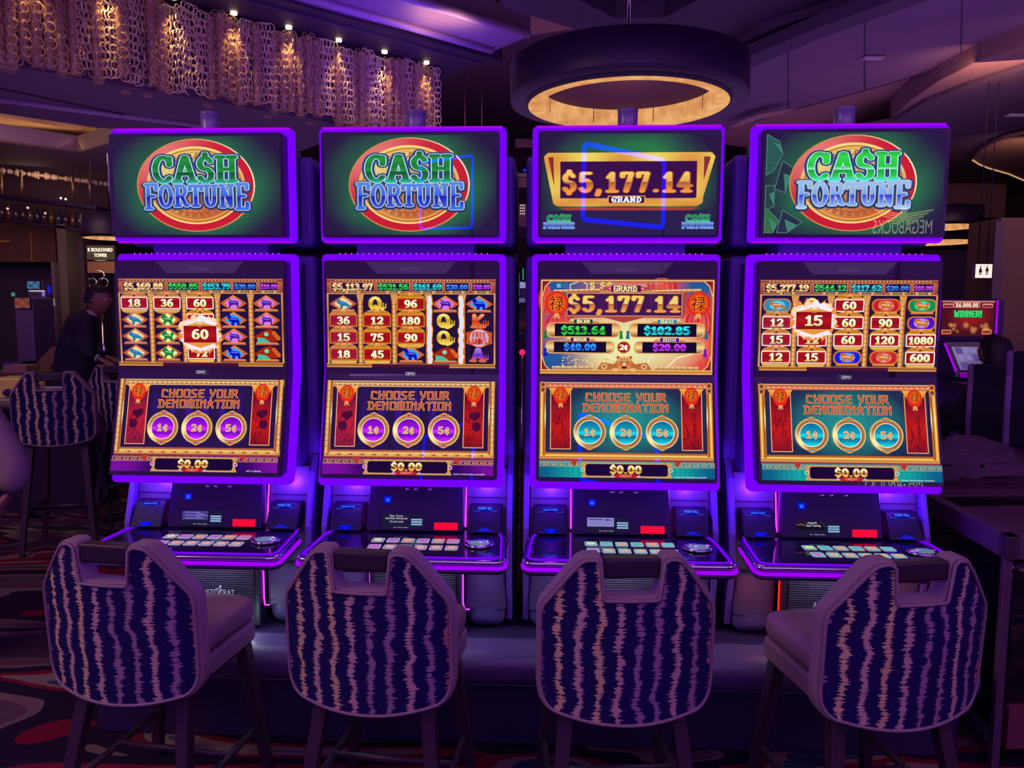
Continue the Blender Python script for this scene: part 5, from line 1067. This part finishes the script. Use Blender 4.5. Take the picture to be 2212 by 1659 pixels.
# ================================================================== people
M_SUIT = mat('dark_suit', '1c1230', .85); M_SKIN = mat('skin_tone', '8a5a50', .6); M_HAIR = mat('dark_hair', '1a1020', .6); M_SHIRT = mat('pale_shirt', 'a898b0', .8)
def skin(name, pts, edges, rad, m, parent, root=0, sub=2):
    me = bpy.data.meshes.new(name); me.from_pydata([Vector(p) for p in pts], edges, []); o = bpy.data.objects.new(name, me); C.objects.link(o); o.parent = parent
    md = o.modifiers.new('skin', 'SKIN'); md.use_smooth_shade = True
    lay = me.skin_vertices[0].data if me.skin_vertices else None
    if lay is None:
        bm = bmesh.new(); bm.from_mesh(me); bm.verts.layers.skin.verify(); bm.to_mesh(me); bm.free(); lay = me.skin_vertices[0].data
    for i, r in enumerate(rad): lay[i].radius = (r, r) if not isinstance(r, tuple) else r; lay[i].use_root = (i == root)
    sb = o.modifiers.new('sub', 'SUBSURF'); sb.levels = sub; sb.render_levels = sub; me.materials.append(m); return o
def head(c, face, r, parent, hair=True, long=False, name='head'):
    """egg-shaped head with nose, brow, eyes, ears; face = horizontal facing angle (0 = +x)"""
    c = Vector(c); M = Matrix.Translation(c) @ Matrix.Rotation(face, 4, 'Z'); mb = MB(); n, m = 20, 14; vs = []
    for i in range(m + 1):
        for k in range(n):
            th = pi * i / m; ph = 2 * pi * k / n; x, y, z = sin(th) * cos(ph), sin(th) * sin(ph), cos(th); jaw = 1 - .22 * max(0, -z); x_ = x * r * (1.05 + .05 * (z < 0)) * jaw; y_ = y * r * .80 * jaw
            if x > .9 and abs(y) < .3 and -.35 < z < .15: x_ += r * .20 * (1 - abs(z + .18) * 2)
            vs.append(M @ Vector((x_, y_, z * r * 1.22)))
    mb.add(vs, [(i * n + k, (i + 1) * n + k, (i + 1) * n + (k + 1) % n, i * n + (k + 1) % n) for i in range(m) for k in range(n)], True); h = mb.build(name, M_SKIN, parent)
    f = lambda p: tuple(M @ (Vector(p) * r))
    for s_ in (-1, 1):
        MB().ball(f((.93, .32 * s_, .06)), r * .11, 8, 6).build('eye', mat('eye_white', 'c0b8c0', .3), h); MB().ball(f((-.02, .82 * s_, -.02)), (r * .16, r * .07, r * .26), 8, 6).build('ear', M_SKIN, h)
    MB().tube([f((.95, -.25, -.58)), f((1.02, 0, -.56)), f((.95, .25, -.58))], r * .05, 6).build('mouth', mat('lip', '6a3038', .6), h)
    if hair:
        mb = MB(); vs = []
        for i in range(9):
            for k in range(20):
                th = pi * .56 * i / 8 + (0); ph = 2 * pi * k / 20; lim = th * (1.0 if cos(ph) < .2 else .62); x, y, z = sin(lim) * cos(ph), sin(lim) * sin(ph), cos(lim); vs.append(M @ Vector((x * r * 1.13 - .03 * r, y * r * .90, z * r * 1.30 + .02 * r)))
        mb.add(vs, [(i * 20 + k, (i + 1) * 20 + k, (i + 1) * 20 + (k + 1) % 20, i * 20 + (k + 1) % 20) for i in range(8) for k in range(20)], True); mb.build('hair', M_HAIR, parent)
    if long:
        skin('long_hair', [f((-.1, 0, 1.0)), f((-.45, 0, .5)), f((-.6, 0, -.4)), f((-.62, 0, -1.5)), f((-.5, 0, -2.4))], [(0, 1), (1, 2), (2, 3), (3, 4)], [r * .7, r * .95, r * .95, r * .85, r * .4], M_HAIR, parent)
    return h
def hand(c, d, up, s_, parent, curl=.35):
    """palm with four unequal bent fingers and a thumb; c wrist, d pointing direction, up = back of the hand"""
    c, d, up = Vector(c), Vector(d).normalized(), Vector(up); sd = d.cross(up).normalized(); up = sd.cross(d).normalized(); pts = [c, c + d * .045 * s_, c + d * .085 * s_]; ed = [(0, 1), (1, 2)]; rad = [(.022 * s_, .018 * s_), (.034 * s_, .016 * s_), (.034 * s_, .014 * s_)]
    o = skin('hand', pts, ed, rad, M_SKIN, parent)
    for k, l_ in enumerate((.062, .072, .066, .05)):
        b = c + d * .075 * s_ + sd * (k - 1.5) * .021 * s_; e1 = b + (d + sd * (k - 1.5) * .06) * l_ * .5 * s_; e2 = e1 + (d - up * curl) * l_ * .35 * s_; e3 = e2 + (d - up * curl * 2) * l_ * .3 * s_
        skin('finger', [b, e1, e2, e3], [(0, 1), (1, 2), (2, 3)], [.0095 * s_, .009 * s_, .008 * s_, .0065 * s_], M_SKIN, o, sub=1)
    b = c + d * .03 * s_ - sd * .026 * s_; skin('thumb', [b, b + (d - sd * .9) * .03 * s_, b + (d * 1.1 - sd) * .05 * s_ - up * .008 * s_], [(0, 1), (1, 2)], [.012 * s_, .0105 * s_, .008 * s_], M_SKIN, o, sub=1)
    return o
# suited person bending over the table, seen from the side, facing right
Y0 = 6.6; k_ = Y0 / FPX
def pp(u, v, dy=0.0): q = aty(u, v, Y0 + dy); return Vector((q.x, q.y, q.z))
t = empty('person', (pp(160, 900).x, Y0, 0)); tag(t, 'person in dark suit bending over a gaming table behind the striped chairs', 'person'); O_ = t.location
def rel(*q): return [p - O_ for p in q]
hip, waist, chest, neck = pp(152, 868), pp(158, 800), pp(172, 722), pp(196, 676)
ft = [Vector((hip.x - .05, Y0 - .1, .06)), Vector((hip.x + .08, Y0 + .12, .06))]; kn = [Vector((hip.x + .02, Y0 - .1, hip.z * .54)), Vector((hip.x + .12, Y0 + .12, hip.z * .54))]
sh1, sh2 = pp(178, 692, -.19), pp(182, 690, .19); el1, el2 = pp(188, 760, -.24), pp(196, 755, .22); wr1, wr2 = pp(206, 771, -.2), pp(226, 770, .15)
skin('suit', rel(hip, waist, chest, neck, sh1, el1, wr1, sh2, el2, wr2, hip + Vector((0, -.1, -.05)), kn[0], ft[0], hip + Vector((0, .1, -.05)), kn[1], ft[1]),
     [(0, 1), (1, 2), (2, 3), (2, 4), (4, 5), (5, 6), (2, 7), (7, 8), (8, 9), (0, 10), (10, 11), (11, 12), (0, 13), (13, 14), (14, 15)],
     [(.15, .17), (.145, .17), (.165, .19), .07, .085, .062, .045, .085, .062, .045, .10, .075, .055, .10, .075, .055], M_SUIT, t)
skin('collar', rel(pp(193, 690), pp(203, 668)), [(0, 1)], [.062, .058], M_SHIRT, t); skin('cuff', rel(wr1, wr1 + Vector((.03, 0, -.012))), [(0, 1)], [.04, .038], M_SHIRT, t)
head(rel(pp(213, 648))[0], -.2, .105, t); hand(rel(wr1 + Vector((.03, 0, -.01)))[0], (1, -.1, -.5), (.4, 0, 1), 1.05, t); hand(rel(wr2)[0], (1, .1, -.4), (.4, 0, 1), 1.05, t)
for sx, q in enumerate(ft): MB().ball(tuple(q - O_ + Vector((.06, 0, -.02))), (.14, .05, .04), 10, 6).build('shoe', M_BLACK, t)

# sleeve of a person standing at the left edge
Y0 = 2.9
t = empty('person', (pp(-160, 1200).x, Y0, 0)); tag(t, 'person at left edge, only the hanging pinkish grey sleeve showing', 'person'); O_ = t.location
sh, el, wr = pp(-100, 820), pp(36, 1020), pp(-6, 1075)
bx = pp(-260, 900).x
skin('sweater', rel(Vector((bx, Y0 + .1, .95)), Vector((bx, Y0 + .1, 1.15)), Vector((bx + .02, Y0 + .08, 1.3)), sh, pp(-22, 925), el, pp(20, 1066), Vector((bx, Y0 + .1, 1.42))), [(0, 1), (1, 2), (2, 3), (3, 4), (4, 5), (5, 6), (2, 7)], [.15, .14, .15, .09, .072, .070, .050, .06], mat('pink_grey_knit', '94807c', .95, noise=(6, .5, 0)), t)
skin('trousers', rel(Vector((bx, Y0 + .1, .93)), Vector((bx, Y0, .5)), Vector((bx, Y0, .08)), Vector((bx, Y0 + .2, .5)), Vector((bx, Y0 + .2, .08))), [(0, 1), (1, 2), (0, 3), (3, 4)], [.15, .08, .06, .08, .06], M_SUIT, t)
head(rel(Vector((bx, Y0 + .1, 1.58)))[0], 1.2, .11, t, long=True); hand(rel(pp(18, 1066))[0], (-.6, 0, -1), (1, 0, -.4), 1.0, t)
for q in (0, .2): MB().ball(tuple(Vector((bx, Y0 + q + .05, .045)) - O_), (.05, .13, .045), 10, 6).build('shoe', M_BLACK, t)

# seated people at the far right, dark and seen from behind
def sitter(label, u, vtop, Y, face, seat_z, long, s_=1.0):
    p = aty(u, vtop, Y); t = empty('person', (p.x, Y, 0)); tag(t, label, 'person'); zt = p.z - .13; F = Vector((cos(face), sin(face), 0)); Sd = Vector((-F.y, F.x, 0)); z = lambda v: Vector((0, 0, v))
    hp = z(seat_z + .12); ch = z(zt - .34) + F * .06; nk = z(zt - .13) + F * .08
    P = [hp, (hp + ch) / 2, ch, nk]; E_ = [(0, 1), (1, 2), (2, 3)]; Rr = [(.17, .16), (.15, .15), (.17, .15), .055]
    for s in (-1, 1):
        k = len(P); P += [ch + Sd * .18 * s + z(.05), ch + Sd * .23 * s + F * .08 - z(.22), ch + Sd * .18 * s + F * .34 - z(.24), hp + Sd * .1 * s + F * .05, hp + Sd * .12 * s + F * .42, Vector((0, 0, .12)) + Sd * .12 * s + F * .44]
        E_ += [(2, k), (k, k + 1), (k + 1, k + 2), (0, k + 3), (k + 3, k + 4), (k + 4, k + 5)]; Rr += [.075, .055, .04, .10, .07, .05]
        hand(ch + Sd * .18 * s + F * .34 - z(.24), F - z(.1), (0, 0, 1), 1, t); MB().ball(tuple(Vector((0, 0, .06)) + Sd * .12 * s + F * .5), (.07, .07, .045), 10, 6).build('shoe', M_BLACK, t)
    skin('clothes', P, E_, Rr, M_SUIT, t); head(tuple(z(zt) + F * .09), face, .105, t, long=long); return t
sitter('person with dark hair seated at the far right machine, seen from behind', 2168, 724, 5.6, 1.75, .62, True)
sitter('dim person between second and third machines, far behind', 1130, 655, 6.9, 1.6, .6, False)

# machine the person plays, at the far right
t = empty('slot_machine', (aty(2088, 700, 6.6).x, 6.6, 0)); tag(t, 'separate slot machine at far right with red WINNER picture', 'slot machine'); k_ = 6.6 / FPX; zc = aty(2088, 690, 6.6).z
MB().box(-.34, .34, .03, .6, 0, zc + 44 * k_).build('cabinet', M_SHELL, t, .01)
MB().box(-64 * k_, 64 * k_, -.01, .03, zc - 46 * k_, zc + 44 * k_).build('display_frame', M_BEZEL, t)
for s in (-1, 1): MB().tube([(s * 62 * k_, -.012, zc - 46 * k_), (s * 61.5 * k_, -.012, zc + 42 * k_)], .008, 6).build('led_strip', V_PINK, t)
A = Art(lambda x, y, L: ((x - 50) / 100 * 114 * k_, -.012 - L, zc + 40 * k_ - y / 66 * 76 * k_))
R = random.Random(4); sp = [(R.uniform(4, 96), R.uniform(44, 60), R.uniform(3, 7)) for _ in range(16)]
def wb(x, y):
    c = mixc(lin('4a1220'), lin('a01c24'), max(0, 1 - math.hypot((x - 55) / 45, (y - 30) / 30)))
    for a, b, r in sp: c = mixc(c, lin('e89858'), .8 * max(0, 1 - math.hypot(x - a, y - b) / r))
    return c
A.grid(0, 0, 100, 66, 40, 26, wb); A.rect(0, 0, 100, 3, 'c87868'); A.rr(22, 3, 72, 13, 2, 'e0a0a0'); A.rr(23, 4, 71, 12, 2, '7a1824'); A.word('$4.000.00', 47, 11, 6, 42, [(.15, 'f0d0b8')], asp=1.3)
for x in (2, 76): A.rr(x, 5, x + 20, 13, 1, 'd08888'); A.rr(x + 1, 8, x + 19, 12, 1, '8a1c28')
A.word('WINNER!', 50, 30, 11, 52, [(.24, '0c3a1c'), (.15, '3ad070')], table=BR, asp=1.1)
for x in (2, 78): A.rr(x, 54, x + 18, 62, 1, 'e8b090'); A.rr(x + 1, 55, x + 17, 61, 1, 'a03020')
A.build('winner_picture', t)
lo = zc - 56 * k_
MB().hexa([(-60 * k_, -.30, lo - 62 * k_), (60 * k_, -.30, lo - 62 * k_), (60 * k_, .04, lo - 62 * k_), (-60 * k_, .04, lo - 62 * k_)], [(-52 * k_, -.06, lo + 8 * k_), (52 * k_, -.06, lo + 8 * k_), (52 * k_, .04, lo + 8 * k_), (-52 * k_, .04, lo + 8 * k_)]).build('lower_cabinet', M_SHELL, t)
def ml(x, y, L): f = y / 60; return ((x - 50) / 100 * (86 + 8 * f) * k_, -.075 - .19 * f - .004 - L, lo + 2 * k_ - 50 * k_ * f + L)
A = Art(ml); A.grid(0, 0, 100, 60, 10, 6, lambda x, y: mixc(lin('6a5484'), lin('8a7aa8'), .5 + .5 * sin(x * .05 + y * .06)))
for i in range(5):
    for j in range(3):
        if (i + j * 2) % 4 == 0: A.rect(6 + i * 18, 6 + j * 18, 23 + i * 18, 22 + j * 18, '5a4688')
        else: A.ell(14 + i * 18, 14 + j * 18, 6.5, 5.5, '7a7ac0', 12)
A.build('lower_picture', t)
MB().tube([(-54 * k_, -.07, lo + 4 * k_), (-57 * k_, -.275, lo - 50 * k_)], .008, 6).build('led_strip', V_PINK, t); MB().tube([(50 * k_, -.07, lo + 4 * k_), (53 * k_, -.16, lo - 20 * k_)], .008, 6).build('led_strip', V_PINK, t)
MB().tube([(-50 * k_, -.29, lo - 58 * k_), (50 * k_, -.29, lo - 58 * k_)], .022, 8).build('glow_bar', emat('magenta_bar', (.18, .0, .34)), t)
P = rrect(-68 * k_, 56 * k_, -.62, -.2, .08, 5); mb = MB(); mb.prism([(x, y, lo - 84 * k_) for x, y in P], (0, 0, .05)); mb.build('deck', mat('grey_deck', '4c4058', .4), t, .01)
MB().ball((-38 * k_, -.55, lo - 84 * k_ + .055), (.035, .02, .012), 10, 6).build('deck_button', BLUEE, t)

# dark chairs with high curved backs at the far right
M_SIDE = mat('violet_chair_edge', '8a6aa0', .5)
def far_chair(u, v, Y, a, label, sc=1.0):
    p = aty(u, v, Y); t = empty('high_back_chair', (p.x, Y, 0), a); tag(t, label, 'chair', 'dark high-back chairs at the far right'); zt = p.z
    prof = [(-.10, zt), (-.06, zt - .14), (-.07, zt - .32), (-.02, zt - .52), (.10, zt - .68), (.18, zt - .74)]
    for nm, x0, x1, m in (('back_cushion', -.20, .20, M_SUIT), ('side_edge', -.235, -.20, M_SIDE), ('side_edge', .20, .235, M_SIDE)):
        mb = MB(); n = len(prof); vs = [(x, y + o_, z) for x in (x0, x1) for o_ in (0, .09) for y, z in prof]
        fs = [(i, i + 1, 2 * n + i + 1, 2 * n + i) for i in range(n - 1)] + [(n + i, 3 * n + i, 3 * n + i + 1, n + i + 1) for i in range(n - 1)] + [(i, n + i, n + i + 1, i + 1) for i in range(n - 1)] + [(2 * n + i, 2 * n + i + 1, 3 * n + i + 1, 3 * n + i) for i in range(n - 1)] + [(0, 2 * n, 3 * n, n), (n - 1, 2 * n - 1, 4 * n - 1, 3 * n - 1)]
        mb.add(vs, fs); mb.build(nm, m, t, .012, 3)
    MB().box(-.22, .22, .12, .56, zt - .78, zt - .66).build('seat', M_SUIT, t, .03, 3)
    MB().lathe([(0, 0), (.24, 0), (.24, .02), (.05, .05), (.04, zt - .78), (0, zt - .78)], 20, (0, .33, 0)).build('pedestal', M_CHROME, t); return t
far_chair(2186, 788, 4.9, radians(-38), 'dark high-back chair nearest the WINNER machine'); far_chair(2290, 760, 4.1, radians(-38), 'dark high-back chair at the right picture edge')

# ================================================================== gaming tables, chairs and shuffler at left
tb = empty('gaming_table', aty(110, 862, 5.3) * 1.0); tb.location.z = 0; tag(tb, 'grey felt gaming table behind the left striped chair', 'table'); zt = aty(110, 862, 5.3).z
MB().box(-.85, .26, -.12, .9, zt - .05, zt).build('table_top', mat('grey_felt', '8c8cb8', .85, noise=(30, .2, 0)), tb, .02, 3)
MB().tube([(-.87, -.15, zt - .03), (.28, -.15, zt - .03)], .035, 10).build('arm_rail', mat('rail_leather', '46323e', .5), tb); MB().box(-.6, .1, .2, .65, 0, zt - .05).build('table_base', mat('table_dark', '241830', .7), tb)
MB().box(-.02, .2, .3, .6, zt, zt + .004).build('card_mat', mat('card_mat', 'a898a0', .7), tb)
q = aty(14, 857, 5.2); t = empty('card_shuffler', (q.x, q.y + .1, zt + .002)); tag(t, 'pale yellow card shuffler box on the grey gaming table', 'shuffler'); k_ = 5.3 / FPX; M_YEL = mat('yellow_plastic', 'd8b860', .45)
MB().prism([(-.14, 0, 0), (.09, 0, 0), (.09, 0, .10), (.06, 0, .14), (-.14, 0, .14)], (0, .2, 0)).build('case', M_YEL, t, .008, 3); MB().ball((-.045, -.005, .04), (.045, .015, .03), 14, 8).build('card_slot', M_BLACK, t)
MB().box(-.14, .04, .02, .18, .139, .146).build('lid', mat('yellow_dark', 'a89060', .5), t)
t2 = empty('gaming_table', (aty(290, 800, 6.9).x + .12, 6.9, 0)); tag(t2, 'dark gaming table under the bending person, mostly hidden', 'table'); z2 = aty(240, 782, 6.9).z
MB().box(-.05, 1.0, -.25, .7, z2 - .05, z2).build('table_top', mat('dark_felt', '4a3854', .6), t2, .02); MB().box(.1, .8, -.1, .6, 0, z2 - .05).build('table_base', M_SHELL, t2)
q = aty(20, 800, 6.4); t = empty('wood_console', (q.x, 6.5, 0)); tag(t, 'brown wooden console with small chip tray at far left', 'console'); z3 = aty(60, 806, 6.5).z
MB().box(-.8, .12, 0, .4, 0, z3).build('body', M_BROWN, t, .01); MB().box(-.15, .05, .05, .25, z3, z3 + .06).build('chip_tray', mat('chip_tray', 'a07868', .6), t)
FCH = 'striped chairs beside the grey gaming table'
def raise_chair(c, dz):
    for o in c.children:
        if o.name.startswith(('leg', 'stretcher')): o.scale.z = (.465 + dz) / .465
        else: o.location.z += dz
for lab, u, Y, a, dz in (('striped chair beside the grey gaming table, left of the machines', 112, 4.55, -16, .235), ('striped chair half hidden behind the leftmost machine', 252, 5.1, 8, .235)):
    c = copy_tree(ch); c['label'] = lab; c['group'] = FCH; raise_chair(c, dz); p = aty(u, 900, Y); A_ = radians(a); d = Vector((sin(A_), cos(A_), 0)); c.location = Vector((p.x, Y, 0)) + d * .25; c.rotation_euler = (0, 0, -A_)
# tan chair seen from the side
q = aty(100, 790, 7.4); t = empty('tan_chair', (q.x, 7.4, 0)); tag(t, 'tan curved-back chair seen from the side behind the grey table', 'chair'); K_ = lambda u, v: aty(u, v, 7.4) - t.location
mb = MB(); mb.prism([K_(122, 745), K_(108, 751), (K_(84, 775)), K_(76, 800), K_(76, 840), K_(98, 840), K_(100, 806), K_(118, 782), K_(124, 762)], (0, .42, 0)); mb.build('curved_back', mat('tan_leather', '94703e', .5), t, .015, 3)
MB().box(-.25, .2, 0, .42, .62, .72).build('seat', MATS['tan_leather'], t, .02)
for x in (-.2, .15):
    for y in (.03, .37): MB().box(x - .02, x + .02, y - .02, y + .02, 0, .62).build('leg', M_LEG, t)
# bright floor patch and lit furniture base under the chairs, imitated by pale blocks
for (u0, v0, u1, v1, Y, c, nm, lab) in ((188, 914, 206, 940, 6.2, 'a8804a', 'beige_patch', 'tan block standing in for a bright floor patch between the two background chairs'), ):
    a, b = aty(u0, v0, Y), aty(u1, v1, Y); tag(MB().box(a.x, b.x, Y, Y + .3, b.z, a.z).build('floor_patch', mat('floor_patch_%d' % u0, c, .7), None, .01), lab, 'floor_patch')
t = empty('lit_footing', (aty(205, 1000, 7.3).x, 7.3, 0)); tag(t, 'low bench with lit strips as pale boards under the background chairs', 'footing')
for v0, v1, c in ((977, 983, '8a6a60'), (997, 1012, '7c6258'), (1018, 1026, '5c4c58')):
    a, b = aty(172, v0, 7.3), aty(232, v1, 7.3); MB().box(a.x - t.location.x, b.x - t.location.x, 0, .25, b.z, a.z).build('board', mat('board_' + c, c, .7), t)
for x in (-.1, .1): MB().box(x - .02, x + .02, .05, .2, 0, aty(200, 1026, 7.3).z).build('leg', M_LEG, t)

# ================================================================== glimpses between the machines
t = far_machine('tiny far slot machine with pale picture seen between second and third machines', 1131, 616, 9.5, 16, 13, '6a6ac0', 'a8a0b0')
t = far_machine('tiny far slot machine with tan picture between second and third machines', 1127, 652, 8.1, 14, 16, '6a5a70', '4a4a90')
for u, v, r, c, lab, st in ((1128, 761, 6.5, (1.0, .02, .18), 'glowing pink ball lamp on a thin stem between second and third machines', 1), (1142, 747, 5, (.02, .03, 1.0), 'glowing blue ball lamp beside the pink one', 1)):
    Y = 4.6; p = aty(u, v, Y); t = empty('ball_lamp', (p.x, Y, 0)); tag(t, lab, 'lamp'); MB().ball((0, 0, p.z), r * Y / FPX, 14, 10).build('globe', emat('ball_%d' % u, c), t)
    MB().tube([(0, 0, 0), (0, 0, p.z - .01)], .006, 6).build('stem', M_CHROME, t); MB().lathe([(0, 0), (.018, 0), (.018, .02), (0, .02)], 16).build('foot', M_SHELL, t)
for u, v0, v1, c, lab in ((1130, 580, 604, (.02, .45, .18), 'short vertical green tube light between second and third machines'), (1121, 590, 640, (.03, .25, .55), 'thin vertical blue tube light between second and third machines')):
    a, b = aty(u - 1, v0, 9.2), aty(u + 1, v1, 9.2); tag(MB().box(a.x, b.x, 9.2, 9.22, b.z, a.z).build('tube_light', emat('tube_%d' % u, c)), lab, 'light')
t = empty('bar_canopy', (aty(1135, 400, 10).x, 10, 0)); tag(t, 'far bar canopy with tan panels and pin lights between second and third machines', 'canopy'); k_ = 10 / FPX
def cz(v): return aty(1135, v, 10).z
for v0, v1, c in ((300, 315, '6a4c48'), (374, 382, '9a7a68'), (384, 402, '7a5c54'), (440, 490, '6a4a4c'), (492, 515, '3c2440')): MB().box(-22 * k_, 16 * k_, 0, .1, cz(v1), cz(v0)).build('panel', mat('canopy_' + c, c, .8), t)
mb = MB(); R = random.Random(2)
for i in range(4):
    for j in range(3): mb.ball(((-10 + j * 4) * k_, -.02, cz(444 + i * 6)), .008, 6, 4)
MB().box(-20 * k_, -17 * k_, .02, .08, -t.location.z, cz(492)).build('post', M_SHELL, t)
tag(mb.build('pin_lights', emat('pin_light', (1, .8, .6)), t), kind='stuff')
MB().ball((6 * k_, -.04, cz(383)), .016, 8, 6).build('bulb', MATS['pin_light'], t); MB().ball((-2 * k_, -.04, cz(369)), .02, 8, 6).build('bulb', BLUEE, t)

# ================================================================== metal-framed glass counter at the right
zt = .80
def ctr(u, v): return atz(u, v, zt)
A0, B0, C0, D0 = ctr(2004, 1070), ctr(2178, 1160), ctr(2330, 1160), ctr(2110, 1052)
t = empty('display_counter', (B0.x, B0.y, 0)); tag(t, 'metal-framed counter with open trays and glass sides at right edge', 'counter'); O_ = t.location; M_FR = mat('dull_metal_frame', '6a5468', .35, metal=.5); M_TOP = mat('wood_top', '583848', .5, noise=(6, .3, 0))
dA = (A0 - B0); dA.z = 0; dC = (C0 - B0); dC.z = 0; dA = dA.normalized() * 1.75; dC = Vector((-dA.y, dA.x, 0)).normalized(); dC = dC if dC.x > 0 else -dC; dC = dC * .85
dC = Vector((.95, .06, 0))
z = lambda v: Vector((0, 0, v))
def quad(a0, a1, b0, b1, z0, z1, nm, m, par, bev=0):
    c = [dA * a + dC * b for a, b in ((a0, b0), (a1, b0), (a1, b1), (a0, b1))]; return MB().hexa([p + z(z0) for p in c], [p + z(z1) for p in c]).build(nm, m, par, bev)
quad(0, 1, 0, .045, zt - .075, zt, 'top_rail', M_FR, t, .003); quad(0, .03, 0, 1, zt - .075, zt, 'top_rail', M_FR, t, .003); quad(0, 1, .955, 1, zt - .075, zt, 'top_rail', M_FR, t); quad(.97, 1, 0, 1, zt - .075, zt, 'top_rail', M_FR, t)
quad(.03, .22, .045, .955, zt - .03, zt - .004, 'board', M_TOP, t); quad(.36, .42, .045, .955, zt - .03, zt - .002, 'board', M_TOP, t); quad(.78, .97, .045, .955, zt - .03, zt - .004, 'board', M_TOP, t)
quad(.22, .36, .045, .955, zt - .10, zt - .09, 'tray_floor', mat('tray_floor', '4a2c44', .6), t); quad(.42, .78, .045, .955, zt - .10, zt - .09, 'tray_floor', MATS['tray_floor'], t)
for a in (0, .97):
    for b in (0, .955): quad(a + .004, a + .018, b, b + .028, 0, zt - .075, 'leg', M_FR, t, .002)
quad(.0, .03, .045, .955, .10, .24, 'kick_rail', mat('kick_panel', '6a3440', .5), t); quad(.03, .97, .0, .02, .10, .14, 'lower_rail', M_FR, t)
quad(.03, .97, .012, .016, .14, zt - .075, 'glass_side', glass_mat('smoked_glass', .12, (.35, .25, .45)), t); quad(.012, .016, .045, .955, .24, zt - .075, 'glass_side', MATS['smoked_glass'], t)
quad(.03, .97, .045, .955, .10, .12, 'shelf', M_SHELL, t)
# folded dark jacket heaped on the counter
c_ = (A0 * .25 + D0 * .75); c_ = ctr(2062, 1030); mb = MB(); R = random.Random(6); n, m = 26, 14; vs = []
for j in range(m + 1):
    for i in range(n):
        a = 2 * pi * i / n; f = j / m; rr_ = sin(f * pi / 2) ** .6; zz = cos(f * pi / 2); w_ = 1 + .12 * sin(a * 3 + f * 4) + .08 * sin(a * 7 + f * 9); vs.append((.26 * rr_ * cos(a) * w_, .17 * rr_ * sin(a) * w_, .115 * zz * (1 + .2 * sin(a * 2)) + .018 * sin(f * 22 + a * 2)))
mb.add(vs, [(j * n + i, (j + 1) * n + i, (j + 1) * n + (i + 1) % n, j * n + (i + 1) % n) for j in range(m) for i in range(n)], True)
o = mb.build('folded_jacket', mat('dark_cloth', '50384c', .9)); o.location = (c_.x, c_.y, zt + .03); tag(o, 'crumpled dark jacket heaped on the far end of the counter', 'jacket')

# ================================================================== things behind the camera that the display glass reflects
def mirror(m, p, low=False):
    n, o = RB.copy(), ROW - RB * .0615
    if low: n = (RB * DN.y + Vector((0, 0, DN.z))).normalized(); o = ROW + RB * (gy(1.1) - .0105) + Vector((0, 0, 1.1))
    return p - n * (2 * (p - o).dot(n))
def loop_round(P, r=.05, n=4):
    out = []
    for i in range(len(P)):
        a, b_, c_ = P[i - 1], P[i], P[(i + 1) % len(P)]; d0 = (a - b_).normalized(); d1 = (c_ - b_).normalized()
        for k in range(n + 1): t_ = k / n; out.append((b_ + d0 * r) * (1 - t_) ** 2 + b_ * 2 * t_ * (1 - t_) + (b_ + d1 * r) * t_ * t_)
    return out
E_BLUE = emat('blue_frame_led', (.0, .005, 1.0), 12)
for nm, lw, Q, dp, r_ in (('upper glass of the third machine', False, [(1262, 310), (1435, 346), (1432, 491), (1259, 474)], (7.1, 7.7, 7.7, 7.1), .024), ('upper glass of the second machine', False, [(908, 352), (1021, 335), (1020, 492), (908, 494)], (7.7, 7.1, 7.1, 7.7), .013)):
    P = [mirror(0, CAMP + ray(u, v) * d_, lw) for (u, v), d_ in zip(Q, dp)]; base_ = min(P, key=lambda p: p.z)
    t = empty('blue_frame_sign', (base_.x, base_.y, 0)); tag(t, 'glowing blue rectangular frame behind the viewer, reflected in the ' + nm, 'sign'); O_ = t.location
    MB().tube(loop_round([p - O_ for p in P]), r_, 8, closed=True).build('led_tube', E_BLUE, t)
    MB().tube([Vector((0, 0, 0)), base_ - O_], .015, 8).build('post', M_SHELL, t); MB().lathe([(0, 0), (.16, 0), (.16, .02), (0, .03)], 20).build('foot', M_SHELL, t)
q = mirror(0, CAMP + ray(1950, 492) * 6.6); ax = mirror(0, CAMP + ray(2015, 492) * 6.6) - q; hw = ax.length; ax = ax.normalized()
t = empty('wing_emblem_sign', (q.x, q.y, 0)); tag(t, 'winged emblem sign with lettering behind the viewer, mirrored in the fourth machine', 'sign')
A = Art(lambda x, y, L: tuple(Vector((0, 0, q.z - y)) + ax * x + Vector((0, L, 0))), .0006)
vs, fs = text2d('MEGABUCKS'); mx_ = max(v[0] for v in vs); A.up()
A.gain = 5.0
for f in fs: A.poly([(hw - vs[i][0] / mx_ * 2 * hw, .05 - vs[i][1] * .17) for i in f], 'c8c8b8', False)
for sg in (-1, 1):
    for k in range(5): A.poly([(sg * .02, -.12 + k * .02), (sg * (.26 - k * .04), -.16 + k * .028), (sg * (.25 - k * .04), -.145 + k * .028), (sg * .02, -.105 + k * .02)], 'b8b890')
A.rect(-.03, -.17, .03, -.06, 'b0a890'); A.rect(-.22, -.05 - .03, -.02, -.05 - .02, '0a0ae0') if 0 else None
A.rect(-.26, .075, .26, .085, '0808d0'); A.build('emblem', t)
MB().tube([(0, -.05, 0), (0, -.05, q.z - .1)], .025, 8).build('post', M_SHELL, t); MB().box(-.02, .02, -.06, -.04, q.z - .12, q.z + .16).build('back_plate', M_SHELL, t)
MB().lathe([(0, 0), (.22, 0), (.22, .02), (0, .03)], 20, (0, -.05, 0)).build('foot', M_SHELL, t)
